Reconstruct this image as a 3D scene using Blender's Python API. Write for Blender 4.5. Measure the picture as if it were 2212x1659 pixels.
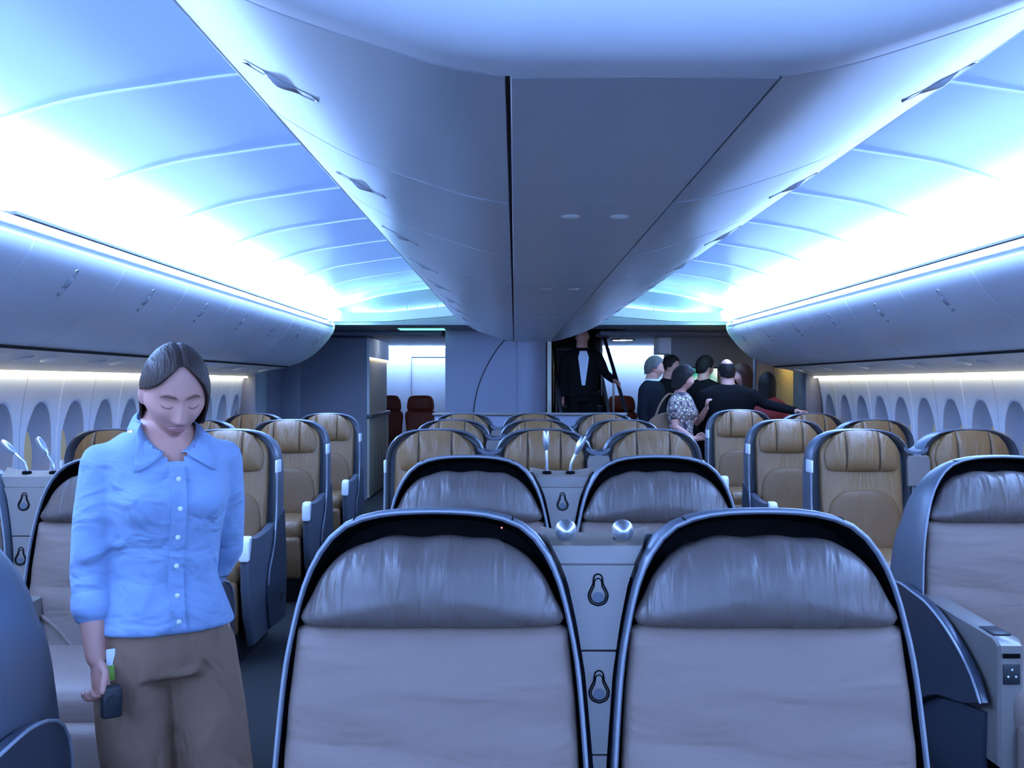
import bpy, bmesh, math, random
import numpy as np
from mathutils import Vector, Matrix

for _o in list(bpy.data.objects):
    bpy.data.objects.remove(_o, do_unlink=True)
SC = bpy.context.scene
COL = SC.collection
random.seed(7)

# ------------------------------------------------------------------ camera
ZC = 1.42                      # eye height above the cabin floor
F_PX = 2300.0                  # focal length in pixels of the 2212x1659 frame
cam = bpy.data.cameras.new('camera')
cam.sensor_fit = 'HORIZONTAL'
cam.sensor_width = 36.0
cam.lens = 36.0 * F_PX / 2212.0
cam.shift_x = -6.0 / 2212.0
cam.shift_y = -1.5 / 2212.0
cam.clip_start = 0.05
cam_o = bpy.data.objects.new('camera', cam)
cam_o.location = (0, 0, ZC)
cam_o.rotation_euler = (math.pi / 2, 0, 0)
COL.objects.link(cam_o)
SC.camera = cam_o

# ------------------------------------------------------------------ world, exposure
W = bpy.data.worlds.new('world')
SC.world = W
W.use_nodes = True
W.node_tree.nodes['Background'].inputs[0].default_value = (0.03, 0.06, 0.14, 1)
W.node_tree.nodes['Background'].inputs[1].default_value = 0.15
SC.view_settings.view_transform = 'Standard'
SC.view_settings.look = 'None'
SC.view_settings.gamma = 1.0
SC.view_settings.use_curve_mapping = False
SC.view_settings.exposure = 0.0

# strengths of the cabin's own lamps (LED coves, wash strips) and of an added front light
COVE_COL = (0.26, 0.465, 1.0)
COVE_STR = 48.0
LIP_COL = (0.05, 0.25, 1.0)
LIP_STR = 5.0
END_COL = (0.36, 0.90, 0.95)
END_STR = 36.0
WASH_COL = (1.0, 0.92, 0.62)
WASH_STR = 7.5
FAR_COL = (0.30, 0.50, 1.0)
FAR_STR = 50.0
FRONT_FILL_STR = 34.0  # added light behind the viewer, not a known cabin lamp

CX = 0.165                     # cabin centre line

# ------------------------------------------------------------------ materials
MAT = {}

def new_mat(name):
    m = bpy.data.materials.new(name)
    m.use_nodes = True
    MAT[name] = m
    nt = m.node_tree
    return m, nt, nt.nodes['Principled BSDF']

def lnk(nt, a, b):
    nt.links.new(a, b)

def mat(name, col, rough=0.5, metal=0.0, spec=0.5, var=0.0, vscale=6.0, bump=0.0, bscale=200.0,
        wr=0.0, wscale=(30, 30, 5), wdist=0.02, coat=0.0, sheen=0.0):
    m, nt, b = new_mat(name)
    b.inputs['Roughness'].default_value = rough
    b.inputs['Metallic'].default_value = metal
    b.inputs['Specular IOR Level'].default_value = spec
    b.inputs['Coat Weight'].default_value = coat
    b.inputs['Sheen Weight'].default_value = sheen
    c4 = (col[0], col[1], col[2], 1)
    tc = nt.nodes.new('ShaderNodeTexCoord')
    if var > 0:
        n = nt.nodes.new('ShaderNodeTexNoise')
        n.inputs['Scale'].default_value = vscale
        n.inputs['Detail'].default_value = 5
        lnk(nt, tc.outputs['Object'], n.inputs['Vector'])
        mx = nt.nodes.new('ShaderNodeMix')
        mx.data_type = 'RGBA'
        mx.inputs['A'].default_value = tuple(max(0, c * (1 - var)) for c in col) + (1,)
        mx.inputs['B'].default_value = tuple(min(1, c * (1 + var)) for c in col) + (1,)
        lnk(nt, n.outputs['Fac'], mx.inputs['Factor'])
        lnk(nt, mx.outputs['Result'], b.inputs['Base Color'])
    else:
        b.inputs['Base Color'].default_value = c4
    last = None
    if bump > 0:
        n = nt.nodes.new('ShaderNodeTexNoise')
        n.inputs['Scale'].default_value = bscale
        n.inputs['Detail'].default_value = 3
        lnk(nt, tc.outputs['Object'], n.inputs['Vector'])
        bp = nt.nodes.new('ShaderNodeBump')
        bp.inputs['Strength'].default_value = bump
        bp.inputs['Distance'].default_value = 0.002
        lnk(nt, n.outputs['Fac'], bp.inputs['Height'])
        last = bp
    if wr > 0:
        mp = nt.nodes.new('ShaderNodeMapping')
        mp.inputs['Scale'].default_value = wscale
        lnk(nt, tc.outputs['Object'], mp.inputs['Vector'])
        n = nt.nodes.new('ShaderNodeTexNoise')
        n.inputs['Scale'].default_value = 1.0
        n.inputs['Detail'].default_value = 2.5
        n.inputs['Distortion'].default_value = 0.6
        lnk(nt, mp.outputs['Vector'], n.inputs['Vector'])
        bp = nt.nodes.new('ShaderNodeBump')
        bp.inputs['Strength'].default_value = wr
        bp.inputs['Distance'].default_value = wdist
        lnk(nt, n.outputs['Fac'], bp.inputs['Height'])
        if last:
            lnk(nt, last.outputs['Normal'], bp.inputs['Normal'])
        last = bp
    if last:
        lnk(nt, last.outputs['Normal'], b.inputs['Normal'])
    return m

def emat(name, col, strength):
    m, nt, b = new_mat(name)
    b.inputs['Base Color'].default_value = (0.8, 0.8, 0.8, 1)
    b.inputs['Emission Color'].default_value = (col[0], col[1], col[2], 1)
    b.inputs['Emission Strength'].default_value = strength
    return m

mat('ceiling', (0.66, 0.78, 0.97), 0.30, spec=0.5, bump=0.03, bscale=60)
mat('ceiling_trim', (0.96, 0.97, 0.99), 0.5)
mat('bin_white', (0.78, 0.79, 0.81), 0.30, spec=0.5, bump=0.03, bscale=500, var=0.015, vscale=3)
mat('bin_white_shaded', (0.46, 0.48, 0.50), 0.30, spec=0.5, bump=0.03, bscale=500, var=0.015, vscale=3)  # white bin finish darkened: shade of the centre bins put into the colour
mat('handle', (0.42, 0.44, 0.48), 0.22, metal=0.3)
mat('bin_under', (0.62, 0.63, 0.65), 0.45, var=0.03)
mat('sidewall', (0.72, 0.78, 0.88), 0.5, bump=0.03, bscale=300, var=0.02)
mat('recess_shaded', (0.42, 0.42, 0.47), 0.6)  # shade inside the window scoops put into a darker grey
mat('wall_blue', (0.22, 0.22, 0.29), 0.5, bump=0.05, bscale=300, var=0.03)
mat('wall_grey', (0.22, 0.235, 0.26), 0.5, bump=0.05, bscale=300, var=0.03)
mat('wall_pale', (0.74, 0.77, 0.82), 0.5, var=0.02)
mat('wall_cream', (0.80, 0.63, 0.30), 0.6, var=0.05)
mat('gap_black', (0.004, 0.004, 0.006), 0.7)
mat('carpet', (0.022, 0.022, 0.022), 0.95, spec=0.1, bump=0.9, bscale=350, var=0.45, vscale=90, sheen=0.1)
mat('shell', (0.12, 0.135, 0.17), 0.38, metal=0.25, spec=0.5, bump=0.02, bscale=800)
mat('shell_shaded', (0.05, 0.06, 0.085), 0.32, metal=0.25, spec=0.5, bump=0.06, bscale=600)  # same shell finish, with the shade of the seat sides painted in
mat('trim', (0.26, 0.28, 0.31), 0.45, metal=0.3)
mat('liner', (0.003, 0.003, 0.004), 0.8, spec=0.08)
mat('leather_grey', (0.120, 0.092, 0.082), 0.36, spec=0.5, bump=0.12, bscale=420, wr=0.95, wscale=(24, 10, 3.6), wdist=0.014, var=0.06)
mat('leather_pale', (0.235, 0.165, 0.135), 0.55, spec=0.35, bump=0.25, bscale=420, wr=0.7, wscale=(3.0, 5, 13), wdist=0.014, var=0.04)
mat('leather_tan', (0.245, 0.128, 0.050), 0.42, spec=0.5, bump=0.12, bscale=420, wr=0.95, wscale=(20, 8, 4.5), wdist=0.013, var=0.08)
mat('leather_tan_dark', (0.185, 0.092, 0.036), 0.5, spec=0.4, bump=0.18, bscale=420, wr=0.7, wscale=(10, 8, 7), wdist=0.012, var=0.10)
mat('leather_red', (0.36, 0.075, 0.035), 0.5, bump=0.12, bscale=300, wr=0.3, wscale=(18, 8, 4))
mat('stitch', (0.035, 0.028, 0.022), 0.8)
mat('console', (0.22, 0.19, 0.17), 0.36, metal=0.15, bump=0.02, bscale=500)
mat('console_top', (0.30, 0.24, 0.19), 0.3, metal=0.1)
mat('silver', (0.46, 0.47, 0.49), 0.30, metal=0.85)
mat('cap_white', (0.86, 0.88, 0.90), 0.3)
mat('lens', (0.9, 0.9, 0.85), 0.08, spec=0.8)
mat('plastic_dark', (0.02, 0.022, 0.028), 0.4)
mat('socket_white', (0.75, 0.78, 0.82), 0.4)
mat('counter', (0.10, 0.11, 0.13), 0.3)
mat('galley', (0.66, 0.60, 0.46), 0.5, var=0.03)
mat('stair_dark', (0.012, 0.012, 0.015), 0.6)
mat('stair_edge', (0.11, 0.115, 0.13), 0.5)
mat('shade_pane', (0.55, 0.42, 0.20), 0.5)
MAT['shade_pane'].node_tree.nodes['Principled BSDF'].inputs['Emission Color'].default_value = (0.65, 0.50, 0.25, 1)
MAT['shade_pane'].node_tree.nodes['Principled BSDF'].inputs['Emission Strength'].default_value = 0.12
emat('cove_led', COVE_COL, COVE_STR)
emat('cove_top_led', COVE_COL, 16.0)
emat('lip_led', LIP_COL, LIP_STR)
emat('end_led', END_COL, END_STR)
emat('wash_led', WASH_COL, WASH_STR)
emat('far_led', FAR_COL, FAR_STR)
emat('front_fill_led', FAR_COL, FRONT_FILL_STR)
emat('slot_led', (0.20, 0.85, 0.80), 1.6)
emat('down_led', (0.9, 0.95, 1.0), 14.0)
emat('door_led', (1.0, 0.78, 0.32), 11.0)
emat('niche_led', (1.0, 0.88, 0.62), 5.0)
emat('red_dot', (1.0, 0.05, 0.02), 6.0)

# ------------------------------------------------------------------ mesh helpers
def link(o, parent=None):
    COL.objects.link(o)
    if parent is not None:
        o.parent = parent
    return o

def mesh_from(name, verts, faces, m, smooth=38):
    me = bpy.data.meshes.new(name)
    me.from_pydata([tuple(v) for v in verts], [], [tuple(f) for f in faces])
    bm = bmesh.new()
    bm.from_mesh(me)
    bmesh.ops.recalc_face_normals(bm, faces=bm.faces)
    bm.to_mesh(me)
    bm.free()
    if smooth:
        me.polygons.foreach_set('use_smooth', [True] * len(me.polygons))
        me.set_sharp_from_angle(angle=math.radians(smooth))
    me.materials.append(MAT[m] if isinstance(m, str) else m)
    me.update()
    return me

def add_obj(name, me, parent=None):
    return link(bpy.data.objects.new(name, me), parent)

class MB:
    def __init__(self):
        self.v = []
        self.f = []

    def add(self, verts, faces):
        k = len(self.v)
        self.v += [tuple(p) for p in verts]
        self.f += [tuple(i + k for i in q) for q in faces]
        return self

    def box(self, x0, x1, y0, y1, z0, z1, bev=0.0, seg=2):
        if bev <= 0:
            v = [(x0, y0, z0), (x1, y0, z0), (x1, y1, z0), (x0, y1, z0),
                 (x0, y0, z1), (x1, y0, z1), (x1, y1, z1), (x0, y1, z1)]
            f = [(0, 3, 2, 1), (4, 5, 6, 7), (0, 1, 5, 4), (1, 2, 6, 5), (2, 3, 7, 6), (3, 0, 4, 7)]
            return self.add(v, f)
        bm = bmesh.new()
        bmesh.ops.create_cube(bm, size=1.0)
        for p in bm.verts:
            p.co = ((x0 + x1) / 2 + p.co.x * (x1 - x0), (y0 + y1) / 2 + p.co.y * (y1 - y0), (z0 + z1) / 2 + p.co.z * (z1 - z0))
        bev = min(bev, 0.49 * min(abs(x1 - x0), abs(y1 - y0), abs(z1 - z0)))
        bmesh.ops.bevel(bm, geom=list(bm.edges), offset=bev, segments=seg, profile=0.5, affect='EDGES')
        bm.verts.index_update()
        v = [tuple(p.co) for p in bm.verts]
        f = [tuple(p.index for p in q.verts) for q in bm.faces]
        bm.free()
        return self.add(v, f)

    def loft(self, rings, closed=True, cap0=True, cap1=True):
        n = len(rings[0])
        v = [p for r in rings for p in r]
        f = []
        for i in range(len(rings) - 1):
            for j in range(n if closed else n - 1):
                a = i * n + j
                b = i * n + (j + 1) % n
                f.append((a, b, b + n, a + n))
        if cap0:
            f.append(tuple(range(n))[::-1])
        if cap1:
            f.append(tuple((len(rings) - 1) * n + j for j in range(n)))
        return self.add(v, f)

    def tube(self, pts, rad, n=8, caps=True, flat=None):
        """swept tube with rounded ends; rad number or list; flat=(axis vector, factor) squashes it"""
        P = [Vector(p) for p in pts]
        if not isinstance(rad, (list, tuple)):
            rad = [rad] * len(P)
        rings = []
        up = None
        m = len(P)
        for i, p in enumerate(P):
            t = (P[min(i + 1, m - 1)] - P[max(i - 1, 0)]).normalized()
            if up is None:
                a = Vector((0, 0, 1)) if abs(t.z) < 0.9 else Vector((1, 0, 0))
                up = (a - t * a.dot(t)).normalized()
            else:
                up = (up - t * up.dot(t)).normalized()
            s = t.cross(up)

            def ring(c, r):
                out = []
                for k in range(n):
                    q = 2 * math.pi * k / n
                    d = up * math.cos(q) * r + s * math.sin(q) * r
                    if flat:
                        ax = Vector(flat[0])
                        d = d - ax * d.dot(ax) * (1 - flat[1])
                    out.append(tuple(c + d))
                return out
            r = rad[i]
            if i == 0 and caps:
                rings.append(ring(p - t * r * 0.8, r * 0.45))
                rings.append(ring(p - t * r * 0.5, r * 0.82))
            rings.append(ring(p, r))
            if i == m - 1 and caps:
                rings.append(ring(p + t * r * 0.5, r * 0.82))
                rings.append(ring(p + t * r * 0.8, r * 0.45))
        return self.loft(rings)

    def ell(self, c, r, nu=14, nv=10, rot=None):
        v = []
        f = []
        for i in range(1, nv):
            th = math.pi * i / nv
            for j in range(nu):
                ph = 2 * math.pi * j / nu
                v.append(Vector((r[0] * math.sin(th) * math.cos(ph), r[1] * math.sin(th) * math.sin(ph), r[2] * math.cos(th))))
        v.append(Vector((0, 0, r[2])))
        v.append(Vector((0, 0, -r[2])))
        t, b = len(v) - 2, len(v) - 1
        for i in range(nv - 2):
            for j in range(nu):
                a = i * nu + j
                d = i * nu + (j + 1) % nu
                f.append((a, d, d + nu, a + nu))
        for j in range(nu):
            f.append((t, (j + 1) % nu, j))
            f.append((b, (nv - 2) * nu + j, (nv - 2) * nu + (j + 1) % nu))
        if rot is not None:
            v = [rot @ p for p in v]
        c = Vector(c)
        return self.add([p + c for p in v], f)

    def prism(self, poly, axis, a, b, bev=0.0):
        """extrude a 2D polygon; axis 'x': poly is (y,z), 'y': (x,z), 'z': (x,y)"""
        def p3(p, t):
            return {'x': (t, p[0], p[1]), 'y': (p[0], t, p[1]), 'z': (p[0], p[1], t)}[axis]
        if bev > 0:
            c = (sum(p[0] for p in poly) / len(poly), sum(p[1] for p in poly) / len(poly))
            w = max(max(abs(p[0] - c[0]), abs(p[1] - c[1])) for p in poly)
            k = 1 - bev / w
            sm = [(c[0] + (p[0] - c[0]) * k, c[1] + (p[1] - c[1]) * k) for p in poly]
            sg = 1 if b > a else -1
            return self.loft([[p3(p, a) for p in sm], [p3(p, a + sg * bev) for p in poly],
                              [p3(p, b - sg * bev) for p in poly], [p3(p, b) for p in sm]])
        return self.loft([[p3(p, a) for p in poly], [p3(p, b) for p in poly]])

    def pillow(self, out, T, Tb=0.02, R=9, p=3.0, c=None, warp=None):
        """cushion: closed outline in (x,z), bulging towards -y by T, flat back at +Tb"""
        if c is None:
            c = (sum(q[0] for q in out) / len(out), sum(q[1] for q in out) / len(out))
        rings = [[(c[0] + (q[0] - c[0]) * 0.96, Tb, c[1] + (q[1] - c[1]) * 0.96) for q in out]]
        for k in range(R):
            s = math.cos(math.pi / 2 * (k / R) ** 1.0) if k < R else 0
            s = 1 - (k / R) ** 1.6
            y = -T * math.sqrt(max(0.0, 1 - s ** p))
            rings.append([(c[0] + (q[0] - c[0]) * s, y, c[1] + (q[1] - c[1]) * s) for q in out])
        n = len(out)
        v = [q for r in rings for q in r] + [(c[0], -T, c[1])]
        f = []
        for i in range(len(rings) - 1):
            for j in range(n):
                a = i * n + j
                b = i * n + (j + 1) % n
                f.append((a, b, b + n, a + n))
        f.append(tuple(range(n))[::-1])
        L = (len(rings) - 1) * n
        for j in range(n):
            f.append((L + j, L + (j + 1) % n, len(v) - 1))
        if warp:
            v = [warp(*q) for q in v]
        return self.add(v, f)

    def mapv(self, fn):
        self.v = [fn(*p) for p in self.v]
        return self

    def build(self, name, m, parent=None, smooth=38):
        return add_obj(name, mesh_from(name, self.v, self.f, m, smooth), parent)

    def mesh(self, name, m, smooth=38):
        return mesh_from(name, self.v, self.f, m, smooth)

def spline(pts, n):
    """Catmull-Rom through pts, resampled to n points by arc length"""
    P = [np.array(p, float) for p in pts]
    P = [2 * P[0] - P[1]] + P + [2 * P[-1] - P[-2]]
    out = []
    for i in range(1, len(P) - 2):
        for k in range(16):
            t = k / 16
            a, b, c, d = P[i - 1], P[i], P[i + 1], P[i + 2]
            out.append(0.5 * (2 * b + (c - a) * t + (2 * a - 5 * b + 4 * c - d) * t * t + (3 * b - a - 3 * c + d) * t ** 3))
    out.append(P[-2])
    out = np.array(out)
    s = np.concatenate([[0], np.cumsum(np.linalg.norm(np.diff(out, axis=0), axis=1))])
    u = np.linspace(0, s[-1], n)
    return [tuple(float(np.interp(q, s, out[:, k])) for k in range(out.shape[1])) for q in u]

def sym(half, n=24):
    """half outline [(halfwidth,z) from bottom to top centre] -> closed symmetric outline"""
    h = spline(half, n)
    r = [(x, z) for x, z in h]
    l = [(-x, z) for x, z in h[::-1]]
    return r + l[1:] if abs(h[-1][0]) < 1e-6 else r + l

def empty(name, loc=(0, 0, 0), rz=0.0):
    o = bpy.data.objects.new(name, None)
    o.empty_display_size = 0.1
    o.location = loc
    o.rotation_euler = (0, 0, rz)
    COL.objects.link(o)
    return o

def tag(o, label, cat, group=None):
    o['label'] = label
    o['category'] = cat
    if group:
        o['group'] = group
    return o

def struct(o, label=None):
    o['kind'] = 'structure'
    if label:
        o['label'] = label
    return o

def copy_tree(o, parent=None):
    c = o.copy()
    COL.objects.link(c)
    c.parent = parent
    for ch in list(o.children):
        copy_tree(ch, c)
    return c
# ================================================================== the cabin shell
Y_END = 11.17      # where the bins and the seat zone end
def hx(side, half):
    return CX + side * half

# floor
fl = MB().box(-3.2, 3.5, -3.2, 18.2, -0.10, 0.0).build('floor', 'carpet', smooth=0)
struct(fl, 'dark carpeted cabin floor')
mb = MB()
mb.box(-3.2, 3.5, -3.3, -3.2, -0.1, 2.7)
o = MB().box(-2.0, 2.3, -2.75, -2.62, 2.20, 2.23).build('wall_wash_light', 'front_fill_led', smooth=0)  # added out of view to brighten the nose cap and seat fronts
tag(o, 'added unseen light line behind the viewer, brightening nose cap and seat fronts', 'light strip')
struct(mb.build('wall_front', 'wall_pale', smooth=0), 'pale bulkhead behind the viewer')

# ---- vaulted ceiling, one panel for each metre on either side, pale joint strips between
VAULT = spline([(2.075, .765), (2.015, .80), (1.85, .852), (1.6, .923), (1.35, .964), (1.07, 1.0025), (.8, 1.02), (.0, 1.035)], 30)
ce = empty('ceiling', (0, 0, 0))
struct(ce, 'glossy vaulted ceiling of curved panels washed in blue light')
seams = [-3.2] + [-2.55 + k for k in range(0, 14)] + [11.42]
def vault_strip(side, y0, y1, dz, thick=0.02):
    a = [(hx(side, q), y, ZC + h + dz) for y in (y0,) for q, h in VAULT]
    m = MB()
    r0 = [(hx(side, q), y0, ZC + h + dz) for q, h in VAULT] + [(hx(side, q), y0, ZC + h + dz + thick) for q, h in VAULT[::-1]]
    r1 = [(p[0], y1, p[2]) for p in r0]
    m.loft([r0, r1])
    return m
for side in (-1, 1):
    for a, b in zip(seams[:-1], seams[1:]):
        vault_strip(side, a + .008, b - .008, 0).build('ceiling_panel', 'ceiling', ce)
        if b < 11:
            vault_strip(side, b - .0075, b + .0075, -0.007, .016).build('joint_strip', 'ceiling_trim', ce)

# ---- outboard coves: lit diffuser band above the bins, dark slot below it
for side, nm in ((-1, 'left'), (1, 'right')):
    cv = empty('cove_light', (hx(side, 2.06), -3.0, ZC + .66))
    tag(cv, 'long glowing cove light above the %s row of overhead bins' % nm, 'cove light')
    m = MB()
    pr = [(side * .012, .0), (side * -.112, .002), (side * -.118, .04), (side * -.122, .072), (side * .06, .072), (side * .06, .0)]
    m.loft([[(x, 0, z) for x, z in pr], [(x, Y_END - .30 + 3.0, z) for x, z in pr]])
    m.build('diffuser', 'cove_led', cv)
    pv = [(side * -.122, .0725), (side * -.112, .082), (side * .06, .082), (side * .06, .0725)]
    MB().loft([[(x, 0, z) for x, z in pv], [(x, Y_END - .30 + 3.0, z) for x, z in pv]]).build('uplight', 'cove_top_led', cv)
    m = MB()
    m.box(min(side * .0, side * .10), max(side * .0, side * .10), 7.05 if side < 0 else 0, Y_END + 3.0, -.016, -.004)
    m.build('dark_slot', 'gap_black', cv)

# ---- outboard overhead bins
FACE = spline([(2.062, .636), (2.058, .60), (2.070, .545), (2.115, .474), (2.2, .372), (2.312, .279), (2.43, .215), (2.545, .180)], 22)
BL = 0.995
bin_protos = {}
for side in (-1, 1):
    pr = empty('overhead_bin', (CX, 0, ZC))
    # door skin
    def nrm(i):
        a = FACE[max(0, i - 1)]
        b = FACE[min(len(FACE) - 1, i + 1)]
        d = Vector((b[0] - a[0], b[1] - a[1])).normalized()
        return (-d.y * -1, d.x * -1)     # pointing inboard/down
    NR = []
    for i in range(len(FACE)):
        a = FACE[max(0, i - 1)]
        b = FACE[min(len(FACE) - 1, i + 1)]
        dx, dz = b[0] - a[0], b[1] - a[1]
        L = math.hypot(dx, dz)
        n = (dz / L, -dx / L)
        if n[0] > 0 and n[1] > 0:
            n = (-n[0], -n[1])
        if n[0] > 0.02:
            n = (-n[0], -n[1])
        NR.append(n)
    def skin(i0, i1, y0, y1, th):
        o = [(side * FACE[i][0], FACE[i][1]) for i in range(i0, i1)]
        inn = [(side * (FACE[i][0] - NR[i][0] * th), FACE[i][1] - NR[i][1] * th) for i in range(i0, i1)][::-1]
        ring = o + inn
        k = .004
        o2 = [(side * (FACE[i][0] - NR[i][0] * k), FACE[i][1] - NR[i][1] * k) for i in range(i0, i1)] + inn
        return MB().loft([[(x, y0, z) for x, z in o2], [(x, y0 + .004, z) for x, z in ring],
                          [(x, y1 - .004, z) for x, z in ring], [(x, y1, z) for x, z in o2]])
    skin(2, 22, .003, BL - .003, .02).build('door', 'bin_white', pr)
    skin(0, 2, .0, BL, .02).build('top_rail', 'bin_white', pr)
    body = [(side * (FACE[i][0] - NR[i][0] * .022), FACE[i][1] - NR[i][1] * .022) for i in range(0, 22)] + [(side * 2.98, .17), (side * 2.98, .62)]
    MB().prism(body, 'y', 0.0, BL).build('body', 'bin_under', pr, smooth=0)
    # recessed pull handle running down the door
    idx = np.linspace(4.2, 8.6, 17)
    g = []
    for t in idx:
        i = int(t)
        u = t - i
        g.append((FACE[i][0] * (1 - u) + FACE[i + 1][0] * u, FACE[i][1] * (1 - u) + FACE[i + 1][1] * u, NR[i][0], NR[i][1]))
    m = MB()
    NU = 9
    rows = []
    for k, (q, h, nx, nz) in enumerate(g):
        t = k / 16
        e = min(t, 1 - t) * 16 * .0085
        w = .024 * min(1.0, math.sqrt(max(0.02, 1 - max(0, 1 - e / .024) ** 2)))
        row = []
        for j in range(NU):
            u = -1 + 2 * j / (NU - 1)
            off = .006 * (1 - u ** 4)
            for c in (.18, .80):
                off -= .017 * math.exp(-((t - c) / .12) ** 2) * (1 - u * u)
            off += .003 * math.exp(-((t - .5) / .1) ** 2) * (1 - u * u)
            row.append((side * (q + nx * (off + .001)), BL / 2 + u * w, h + nz * (off + .001)))
        rows.append(row)
    base = [[(side * (q - nx * .018), BL / 2 + (-1 + 2 * j / (NU - 1)) * .012, h - nz * .018) for j in range(NU)] for (q, h, nx, nz) in g]
    ring = [r + b[::-1] for r, b in zip(rows, base)]
    m.loft(ring)
    m.build('handle', 'handle', pr)
    bin_protos[side] = pr
ORD = ['far end', 'second from the far end', 'third from the far end', 'fourth from the far end', 'fifth from the far end',
       'sixth from the far end', 'seventh from the far end', 'eighth from the far end', 'ninth from the far end', 'tenth from the far end',
       'eleventh from the far end', 'twelfth from the far end']
for side, nm in ((-1, 'left'), (1, 'right')):
    for k in range(10):
        o = bin_protos[side] if k == 0 else copy_tree(bin_protos[side])
        o.location = (CX, Y_END - BL * (k + 1), ZC)
        tag(o, 'white curved overhead bin on the %s wall, %s' % (nm, ORD[k]), 'overhead bin', 'overhead bins along the walls')
    ep = MB()
    body = [(side * q, h) for q, h in FACE] + [(side * 2.98, .175), (side * 2.98, .632)]
    ep.prism(body, 'y', BL, BL + .03)
    ep.build('end_panel', 'bin_white', bin_protos[side], smooth=0)

# service panels under the bins with reading lamps, black slot above them and the warm wash strip
for side, nm in ((-1, 'left'), (1, 'right')):
    root = empty('trim_1' if side < 0 else 'trim_2', (CX, 0, ZC))
    struct(root, 'grey service panel strip under the %s overhead bins' % nm)
    pr = [(side * 2.565, .165), (side * 2.72, .138), (side * 2.88, .098), (side * 2.93, .072), (side * 2.96, .09), (side * 2.96, .165)]
    y = Y_END
    while y > -2.5:
        MB().prism(pr, 'y', y - BL + .002, y - .002).build('service_panel', 'bin_under', root, smooth=30)
        m = MB()
        q, h = 2.72, .134
        rot = Matrix.Rotation(side * math.radians(12), 3, 'Y')
        m.ell((side * q, y - .35, h), (.055, .022, .012), rot=rot)
        m.build('reading_lamp', 'lens', root)
        m = MB()
        m.ell((side * (q + .02), y - .62, h - .004), (.06, .03, .010), rot=rot)
        m.build('air_vent', 'bin_under', root)
        y -= BL
    MB().box(min(side * 2.545, side * 2.60), max(side * 2.545, side * 2.60), -2.5, Y_END, .166, .180).build('dark_slot', 'gap_black', root, smooth=0)
    ws = empty('wash_light', (hx(side, 2.94), 0, ZC + .06))
    tag(ws, 'thin warm light strip along the top of the %s window wall' % nm, 'light strip')
    m = MB()
    m.box(min(0, side * .035), max(0, side * .035), -2.5, Y_END - .11, -.004, .012)
    m.build('lens', 'wash_led', ws, smooth=0)

# ---- window walls
def wx(z):
    return float(np.interp(z, [0, .25, .55, .8, 1.10, 1.30, 1.48, 1.60], [2.86, 2.98, 3.03, 3.045, 3.04, 3.02, 2.985, 2.95]))
ZW, AW, BW = 1.02, .185, .285
ZLO, ZHI = .55, 1.495
def cell(yc, hw, side, mb, hole=True):
    th = list(np.linspace(0, 2 * math.pi, 41)[:-1])
    for sx_, sz in ((1, ZHI - ZW), (-1, ZHI - ZW), (-1, ZLO - ZW), (1, ZLO - ZW)):
        th.append(math.atan2(sz, sx_ * hw) % (2 * math.pi))
    th = sorted(set(round(t, 6) for t in th))
    rings = []
    for f in (0, .02, .1, .3, .6, 1):
        r = []
        for t in th:
            c, s = math.cos(t), math.sin(t)
            ey, ez = AW * c, BW * s
            # direction of the ellipse point
            up = (ZHI - ZW) if s >= 0 else (ZW - ZLO)
            k = min(hw / abs(c) if abs(c) > 1e-9 else 1e9, up / abs(s) if abs(s) > 1e-9 else 1e9)
            ry, rz = c * k, s * k
            yy, zz = ey + (ry - ey) * f, ez + (rz - ez) * f
            r.append((hx(side, wx(ZW + zz) + (.004 if f == 0 else 0)), yc + yy, ZW + zz))
        rings.append(r)
    mb.loft(rings, closed=True, cap0=False, cap1=False)

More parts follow.
